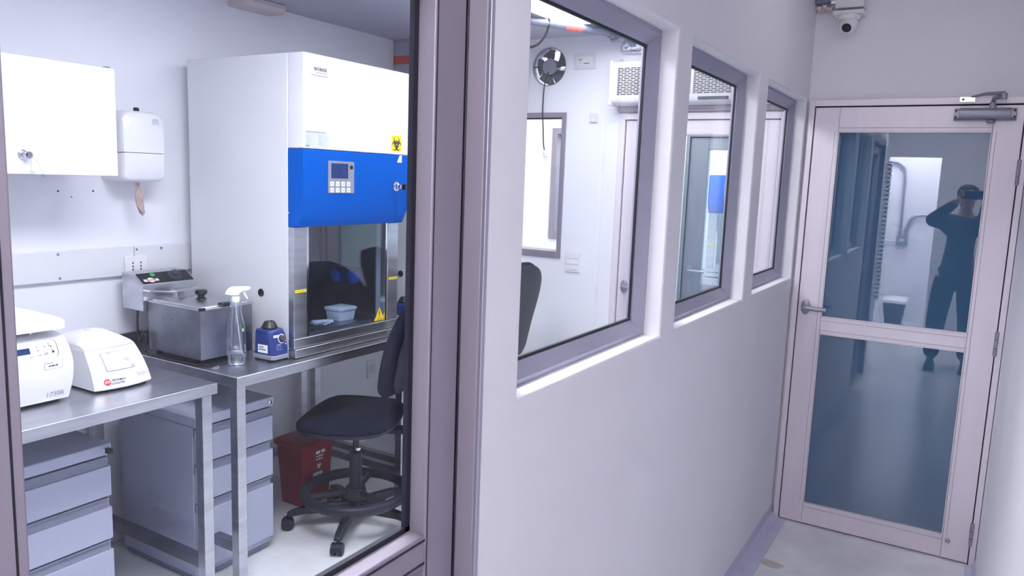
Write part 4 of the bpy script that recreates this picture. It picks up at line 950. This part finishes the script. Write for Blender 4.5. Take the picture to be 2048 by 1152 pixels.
MB().loft([[(x, y, z) for x, z in rrect(-1.0+a, -.80-a, 2.358+a, 2.43-a, .008, 3)] for a, y in ((.001, YC-.013), (.004, YC-.05), (.012, YC-.06))], CLEARP).build('cover', t)
for x in (-.965, -.835):
    MB().lathe([(.0, -.016), (.010, -.016), (.018, -.034), (.016, -.036), (.0, -.026)], (x, YC, 2.395), CHROME, 20, 'y').build('lamp_head', t)
MB().tube(smoothpath([(-.95, YC-.03, 2.38), (-.92, YC-.035, 2.372), (-.88, YC-.03, 2.385), (-.85, YC-.035, 2.378)], 5), .004, DGREY, 8).build('wire', t)
t = thing('air_curtain', 'white air curtain with slotted grille mounted over the glazed door', 'air curtain', (-.62, YC-.1, 2.09)); ax0, ax1 = -1.018, -.105
MB().prism([(YC-.001, 2.308), (YC-.10, 2.308), (YC-.118, 2.29), (YC-.118, 2.12), (YC-.10, 2.09), (YC-.06, 2.078), (YC-.001, 2.078)], 'x', ax0, ax1, WPLAS).build('housing', t, bevel=.006, seg=3)
MB().box(ax0-.004, ax0+.016, YC-.122, YC-.001, 2.075, 2.310, WPLAS).build('end_cap', t, bevel=.004); MB().box(ax1-.016, ax1+.004, YC-.122, YC-.001, 2.075, 2.310, WPLAS).build('end_cap', t, bevel=.004)
nx = 4; gw = (ax1-ax0-.08)/nx
for g in range(nx):
    q = MB(); a, b = ax0+.045+g*gw, ax0+.035+(g+1)*gw-.004
    for r_ in range(16):
        z = 2.266-r_*.0090; x = a if r_ % 2 == 0 else a-.016
        while x < b:
            x0_, x1_ = max(a, x), min(b, x+.030)
            if x1_-x0_ > .004: q.box(x0_, x1_, YC-.1190, YC-.1178, z-.0027, z+.0027, BLACK)
            x += .0365
    q.build('grille', t)
MB().box(-.53, -.375, YC-.1185, YC-.104, 2.098, 2.112, DGREY).build('control_strip', t, bevel=.003)
MB().box(ax0+.05, ax0+.06, YC-.11, YC-.10, 2.3085, 2.314, GREYM).build('screw', t)
MB().box(-1.0, -.10, YC-.03, YC-.001, 2.048, 2.085, ALU).build('mount_rail', t, bevel=.002)
t = thing('thermostat', 'small pale switch box on the cross wall between window and glazed door', 'switch', (-1.156, YC, 1.994))
MB().box(-1.180, -1.132, YC-.012, YC-.001, 1.994, 2.046, WGREY).build('plate', t, bevel=.003); MB().box(-1.162, -1.150, YC-.016, YC-.012, 2.0, 2.02, WPLAS).build('toggle', t)
t = thing('light_switch', 'white three rocker light switch on the cross wall beside the window', 'switch', (-1.244, YC, 1.137))
MB().box(-1.293, -1.195, YC-.010, YC-.001, 1.137, 1.262, WPLAS).build('plate', t, bevel=.003)
for z in (1.152, 1.185, 1.218): MB().box(-1.281, -1.207, YC-.014, YC-.010, z, z+.029, WPLAS).build('rocker', t, bevel=.001)
# duct in the far corner, fixture at the ceiling
t = thing('wall_duct', 'grey vertical duct with an orange band in the far lab corner', 'duct', (-2.325, 3.80, 2.14))
MB().prism(rrect(XF+.002, -2.24, 3.735, 3.905, .02, 4), 'z', 2.14, ZL-.001, DUCT).build('duct', t, smooth=50)
MB().prism(rrect(XF+.001, -2.2385, 3.7335, 3.9065, .02, 4), 'z', 2.325, 2.375, ORG).build('band', t, smooth=50)
t = thing('ceiling_fixture', 'small beige plastic cover fixed at the lab ceiling above the towel dispenser', 'fixture', (XF+.05, 2.66, 2.42))
MB().prism([(XF+.001, 2.425), (XF+.11, 2.425), (XF+.12, 2.44), (XF+.12, ZL-.001), (XF+.001, ZL-.001)], 'y', 2.53, 2.78, BEIGE).build('cover', t, bevel=.006)
MB().box(XF+.1195, XF+.1215, 2.55, 2.76, 2.452, 2.454, INKG).build('seam', t)

# ------------------------------------------------------------------ items behind the further glazed door
zc = BZ+.0962
for k, (x, y, wd, h, lab) in enumerate(((-1.03, 6.77, .10, .07, 'small white box on the distant cabinet work surface, beside the white bottle'), (-.80, 6.80, .09, .05, 'low white box on the distant cabinet work surface, further right'))):
    t = thing('storage_box', lab, 'box', (x, y, zc), 0, 'white boxes in the distant cabinet'); MB().box(x-wd/2, x+wd/2, y-.04, y+.04, zc, zc+h, WPLAS).build('body', t, bevel=.003); MB().box(x-wd/2-.003, x+wd/2+.003, y-.043, y+.043, zc+h+.0005, zc+h+.012, WPLAS).build('lid', t, bevel=.002)
t = thing('white_bottle', 'white bottle standing in the distant safety cabinet', 'bottle', (-.92, 6.80, zc)); MB().lathe([(.0, .001), (.035, .001), (.037, .01), (.037, .13), (.016, .16), (.016, .18), (0, .18)], (-.92, 6.80, zc), WPLAS, 24).build('body', t); MB().lathe([(.0, .1805), (.019, .1805), (.019, .205), (0, .205)], (-.92, 6.80, zc), INKR, 20).build('cap', t)
t = thing('steel_bench', 'distant steel bench under the far safety cabinet beyond the glazed doors', 'bench', (-.9, 6.9, 0), 0, 'stainless steel lab benches')
MB().box(-1.6, -.25, 6.5, 7.19, BZ-.04, BZ-.0005, STEEL).build('bench_top', t, bevel=.002)
for x in (-1.58, -.31):
    for y in (6.52, 7.12): MB().box(x, x+.04, y, y+.04, .001, BZ-.041, STEEL).build('leg', t)
t = thing('steel_table', 'low white topped table just beyond the nearer glazed door', 'table', (-.6, 4.9, 0))
MB().box(-.92, -.30, 4.62, 5.18, .80, .835, WHITE).build('table_top', t, bevel=.003)
for x in (-.9, -.36):
    for y in (4.64, 5.12): MB().box(x, x+.04, y, y+.04, .001, .799, STEEL).build('leg', t)

# ------------------------------------------------------------------ corridor: CCTV camera on a box, conduit stub
t = thing('security_camera', 'white dome security camera on a square box above the corridor door', 'security camera', (.152, YB, 2.37))
MB().box(.093, .213, YB-.085, YB-.001, 2.485, 2.61, WPLAS).build('mount_box', t, bevel=.004)
MB().box(.085, .218, YB-.093, YB-.001, 2.455, 2.474, WPLAS).build('mount_lip', t, bevel=.004)
MB().lathe([(.0, 0), (.05, 0), (.05, -.008), (.042, -.020), (.0, -.020)], (.154, YB-.052, 2.4545), WPLAS, 28).build('base_ring', t, smooth=50)
eb = MB(); ec = Vector((.154, YB-.058, 2.415)); la = Vector((-.12, -.78, -.55)).normalized(); R_ = la.to_track_quat('Z', 'Y').to_matrix().to_4x4()
prof = [(.040*math.sin(a), -.040*math.cos(a)) for a in [i*PI/24 for i in range(19)]]
eb.lathe([(max(r_, 0), h) for r_, h in prof]+[(.026, .034), (0, .034)], (0, 0, 0), WPLAS, 28); eb.xf(Matrix.Translation(ec) @ R_); eb.build('eyeball', t, smooth=50)
ln = MB().lathe([(.0, .0345), (.0215, .0345), (.020, .037), (.010, .0375), (.008, .035), (0, .035)], (0, 0, 0), BLACK, 26); ln.xf(Matrix.Translation(ec) @ R_); ln.build('lens', t)
cq = MB().cyl((.002, YB-.05, 2.53), (.092, YB-.05, 2.53), .016, GALV, 16).cyl((.07, YB-.05, 2.53), (.092, YB-.05, 2.53), .022, CHROME, 14); cq.build('conduit', t)
pf = MB()
for k in range(7): pf.lathe([(.0, -.012), (.009+.004*(k % 3), -.006), (.010+.003*(k % 2), .006), (0, .012)], (.004+.012*k, YB-.030-.008*(k % 2), 2.505-.006*(k % 3)), BEIGE, 8)
pf.build('foam_filler', t)
st = MB().lathe([(.0, .0003), (.02, .0003), (.0, .0006)], (0, 0, 0), BEIGE, 24)

# ------------------------------------------------------------------ behind the camera (seen mirrored in the corridor door)
EY = -3.2
t = thing('wall_conduit', 'grey bent conduit pipes and junction box on the lit wall, mirrored in the corridor door', 'conduit', (-.06, EY, 1.0))
cb_ = MB().box(-.095, .035, EY+.001, EY+.06, .995, 1.125, MGREY).build('junction_box', t, bevel=.004)
MB().box(-.055, -.035, EY+.06, EY+.063, 1.05, 1.075, LBL).box(-.025, -.005, EY+.06, EY+.063, 1.05, 1.075, LBL).build('face_label', cb_)
MB().tube(smoothpath([(-.06, EY+.03, 1.126), (-.065, EY+.03, 1.5), (-.072, EY+.03, 1.86), (-.09, EY+.03, 1.965), (-.14, EY+.03, 2.03), (-.23, EY+.03, 2.055), (-.5, EY+.03, 2.06)], 7), .017, GREYM, 12).build('conduit_pipe', t)
MB().tube(smoothpath([(.0, EY+.03, 1.126), (.01, EY+.03, 1.24), (.05, EY+.03, 1.34), (.12, EY+.03, 1.385), (.25, EY+.03, 1.393), (.7, EY+.03, 1.395)], 7), .017, GREYM, 12).build('conduit_pipe', t)
MB().tube([(-.096, EY+.02, 1.045), (-.3, EY+.02, 1.045)], .010, WGREY, 10).build('cable_pipe', t)
hp_ = MB()
for k in range(32):
    z = .42+k*.049
    hp_.cyl((-.150, -1.965, z), (-.150, -1.965, z+.026), .030, WPLAS, 16).cyl((-.150, -1.965, z+.0255), (-.150, -1.965, z+.0495), .019, DGREY, 12)
o = hp_.build('ribbed_hose', smooth=20); tag(o, 'ribbed pale hose hanging along the entrance doorway, mirrored in the corridor door', 'hose')
MB().box(-.175, -.125, -1.999, -1.955, 2.0, 2.015, GREYM).build('hose_clamp', o, local=True).location = -o.location
t = thing('waste_bin', 'dark bin with white lid standing in the lit doorway, mirrored in the corridor door', 'bin', (-.02, -2.85, 0))
MB().loft([rr3(-.10, .075, -2.95, -2.74, .001, .03), rr3(-.14, .115, -2.99, -2.70, .30, .03)], DGREY).build('body', t)
MB().loft([rr3(-.155, .13, -3.005, -2.685, .301, .03), rr3(-.155, .13, -3.005, -2.685, .335, .03), rr3(-.13, .105, -2.98, -2.71, .36, .03), rr3(-.02, .0, -2.87, -2.83, .365, .008)], BINW).build('lid', t)

def skin_obj(name, joints, edges, M, parent, root=0, sub=2, smooth=True):
    me = bpy.data.meshes.new(name); me.from_pydata([j[:3] for j in joints], edges, []); me.materials.append(M)
    o = bpy.data.objects.new(name, me); COL.objects.link(o); o.parent = parent
    md = o.modifiers.new('skin', 'SKIN'); md.use_smooth_shade = True; md.branch_smoothing = .6
    if not me.skin_vertices: me.attributes.new('skin', 'FLOAT', 'POINT')
    return o, me
def skinned(name, joints, edges, M, parent, root=0, sub=2):
    """joints: (x,y,z,rx[,ry]); grown into one smooth skin"""
    me = bpy.data.meshes.new(name); me.from_pydata([j[:3] for j in joints], edges, []); me.materials.append(M)
    o = bpy.data.objects.new(name, me); COL.objects.link(o)
    md = o.modifiers.new('skin', 'SKIN'); md.use_smooth_shade = True
    sv = me.skin_vertices[0].data
    for i, j in enumerate(joints): sv[i].radius = (j[3], j[4] if len(j) > 4 else j[3]); sv[i].use_root = (i == root)
    if sub: s2_ = o.modifiers.new('smooth', 'SUBSURF'); s2_.levels = sub; s2_.render_levels = sub
    dg = bpy.context.evaluated_depsgraph_get(); dg.update()
    m2 = bpy.data.meshes.new_from_object(o.evaluated_get(dg)); bpy.data.objects.remove(o); bpy.data.meshes.remove(me)
    m2.polygons.foreach_set('use_smooth', [True]*len(m2.polygons)); m2.materials.clear(); m2.materials.append(M)
    r = bpy.data.objects.new(name, m2); COL.objects.link(r); r.parent = parent
    if parent: r.location = -Vector(parent.location)
    return r
PX, PY = .65, -.50
t = thing('person', 'person in dark jacket and trousers holding up a phone, mirrored in the corridor door', 'person', (PX, PY, 0))
J = [(PX, PY, .93, .12, .095), (PX, PY, 1.12, .115, .09), (PX, PY, 1.32, .135, .095), (PX, PY, 1.43, .09, .07), (PX+.01, PY+.015, 1.50, .052, .052), (PX+.012, PY+.03, 1.545, .05, .055)]
E_ = [(0, 1), (1, 2), (2, 3), (3, 4), (4, 5)]
def chain(pts, start):
    i0 = len(J); J.extend(pts); E_.append((start, i0)); E_.extend((i0+k, i0+k+1) for k in range(len(pts)-1)); return i0+len(pts)-1
chain([(PX+.012, PY+.03, 1.60, .066, .082), (PX+.012, PY+.03, 1.66, .072, .092), (PX+.012, PY+.025, 1.715, .064, .082), (PX+.012, PY+.02, 1.745, .03, .04)], 5)
for sg, hx, hy in ((-1, .628, -.075), (1, .795, -.075)):
    if sg < 0: el = (.385, -.27, 1.42)
    else: el = (.80, -.30, 1.38)
    sh = (PX+sg*.165, PY-.005, 1.415)
    wr = (hx+(-.035 if sg < 0 else .02), hy-.04, 1.615)
    mid = tuple((a+b)/2 for a, b in zip(sh, el)); m2_ = tuple(a*.55+b*.45 for a, b in zip(el, wr))
    w_ = chain([(*sh, .058), (*mid, .05), (*el, .043), (*m2_, .041), (*wr, .026)], 3)
    # palm, four fingers of different lengths curled round the phone edge, thumb on the near face
    pc = chain([(hx+sg*.012, hy+.012, 1.645, .024, .014), (hx+sg*.016, hy+.030, 1.662, .026, .012)], w_)
    for k, (dz, L) in enumerate(((.034, .9), (.014, 1.0), (-.005, .95), (-.022, .75))):
        z = 1.664+dz
        chain([(hx+sg*.020, hy+.044, z, .0088), (hx+sg*.016, hy+.044+.018*L, z+.003, .0082), (hx-sg*.002, hy+.046+.024*L, z+.004, .0078), (hx-sg*.016*L, hy+.044+.022*L, z+.003, .007)], pc)
    chain([(hx+sg*.006, hy+.02, 1.676, .0105), (hx-sg*.008, hy+.026, 1.694, .0095), (hx-sg*.018, hy+.028, 1.704, .0085)], pc)
for sg in (-1, 1):
    chain([(PX+sg*.09, PY, .86, .085, .085), (PX+sg*.11, PY+.01, .70, .075), (PX+sg*.125, PY+.02, .50, .056), (PX+sg*.135, PY+.005, .34, .053), (PX+sg*.142, PY-.005, .10, .036), (PX+sg*.143, PY+.03, .045, .036, .03), (PX+sg*.146, PY+.14, .032, .034, .024)], 0)
skinned('body', J, E_, SKIN, t)
# face: nose, eyes, mouth, ears
fc = Vector((PX+.012, PY+.025, 1.655))
fa = MB().loft([[fc+Vector((x*.6, .082, .03)) for x in (-.008, .008, .0)], [fc+Vector((x, .110+(.0 if abs(x) > .001 else .008), -.012)) for x in (-.015, .015, .0)], [fc+Vector((x*.8, .084, -.022)) for x in (-.014, .014, .0)]], SKIN)
fa.build('nose', t, smooth=80)
for sx in (-.03, .03):
    MB().lathe([(.0, -.011), (.007, -.008), (.010, 0), (.007, .008), (0, .011)], fc+Vector((sx, .078, .012)), WHITE, 14).lathe([(.0, 0), (.005, 0), (.004, .002), (0, .002)], fc+Vector((sx, .088, .012)), BLACK, 12, 'y').build('eye', t, smooth=80)
    MB().loft([[fc+Vector((sx*2.35, -.01+.020*math.cos(a), .0+.030*math.sin(a))) for a in [2*PI*k/14 for k in range(14)]], [fc+Vector((sx*2.75, -.014+.022*math.cos(a), .002+.033*math.sin(a))) for a in [2*PI*k/14 for k in range(14)]]], SKIN).build('ear', t, smooth=80)
MB().tube([fc+Vector((-.024, .080, -.048)), fc+Vector((0, .088, -.046)), fc+Vector((.024, .080, -.048))], [.003, .006, .003], INKR, 8).build('mouth', t, smooth=80)
hr = [];
for h, k, dy in ((-.03, .96, -.034), (.0, 1.04, -.03), (.03, 1.08, -.02), (.06, 1.05, -.012), (.085, .88, -.006), (.104, .55, -.004), (.111, .15, -.004)):
    hr.append([fc+Vector((.083*k*math.cos(a), dy+.098*k*math.sin(a)*(1 if math.sin(a) < 0 else .62+.3*h/.1), h)) for a in [2*PI*i/24 for i in range(24)]])
MB().loft(hr, HAIR).build('hair', t, smooth=80)
# jacket and trousers
J = [(PX-.01, PY, 1.10, .195, .13), (PX-.02, PY, .96, .220, .145), (PX-.03, PY, .86, .245, .15), (PX, PY, 1.28, .19, .13), (PX, PY, 1.41, .115, .09), (PX+.008, PY+.01, 1.475, .068, .066)]
E_ = [(0, 1), (1, 2), (0, 3), (3, 4), (4, 5)]
for sg in (-1, 1):
    hx, hy = (.628, -.075) if sg < 0 else (.795, -.075); el = (.385, -.27, 1.42) if sg < 0 else (.80, -.30, 1.38); sh = (PX+sg*.165, PY-.005, 1.41); wr = (hx+(-.035 if sg < 0 else .02), hy-.045, 1.608)
    mid = tuple((a+b)/2 for a, b in zip(sh, el)); m2_ = tuple(a*.5+b*.5 for a, b in zip(el, wr))
    chain([(*sh, .078), (*mid, .07), (*el, .062), (*m2_, .052), (*wr, .038)], 4)
skinned('jacket', J, E_, JACK, t)
J = [(PX, PY, .95, .155, .12)]; E_ = []
for sg in (-1, 1): chain([(PX+sg*.095, PY, .84, .115, .11), (PX+sg*.115, PY+.01, .68, .105), (PX+sg*.128, PY+.02, .50, .092), (PX+sg*.138, PY+.005, .32, .082), (PX+sg*.142, PY-.005, .09, .072)], 0)
skinned('trousers', J, E_, TROU, t)
for sg in (-1, 1):
    MB().loft([[(PX+sg*.144+x, y, z) for x, y in rrect(-.045, .045, PY-.07, PY+.20, .04, 6)] for z in (.001, .025)]+[[(PX+sg*.144+x*.9, PY+.06+(y-PY-.06)*.95, .055-.0*y) for x, y in rrect(-.042, .042, PY-.065, PY+.18, .038, 6)], [(PX+sg*.144+x*.6, PY-.0+(y-PY)*.45, .085) for x, y in rrect(-.045, .045, PY-.07, PY+.12, .03, 6)]], BLACK).build('shoe', t, smooth=60)
t = thing('phone', 'dark phone held up level in both hands, mirrored in the corridor door', 'phone', (.712, -.02, 1.63))
MB().prism(rrect(.632, .792, 1.632, 1.706, .010, 5), 'y', -.024, -.016, BLACK).build('body', t, bevel=.002); MB().prism(rrect(.637, .787, 1.636, 1.702, .008, 5), 'y', -.0250, -.0242, SCRN).build('screen', t)

o = MB().add([(.115+.055*math.cos(a)*(1+.15*math.sin(3*a)), 3.39+.035*math.sin(a)*(1+.2*math.cos(2*a+1)), .0008) for a in [2*PI*k/28 for k in range(28)]], [tuple(range(28))], mat('floor_stain', (.55, .50, .46), .3, noise=.2, nscale=30)).build('floor_stain', recalc=False)
tag(o, 'faint yellowish stain on the corridor floor before the end door', 'stain')
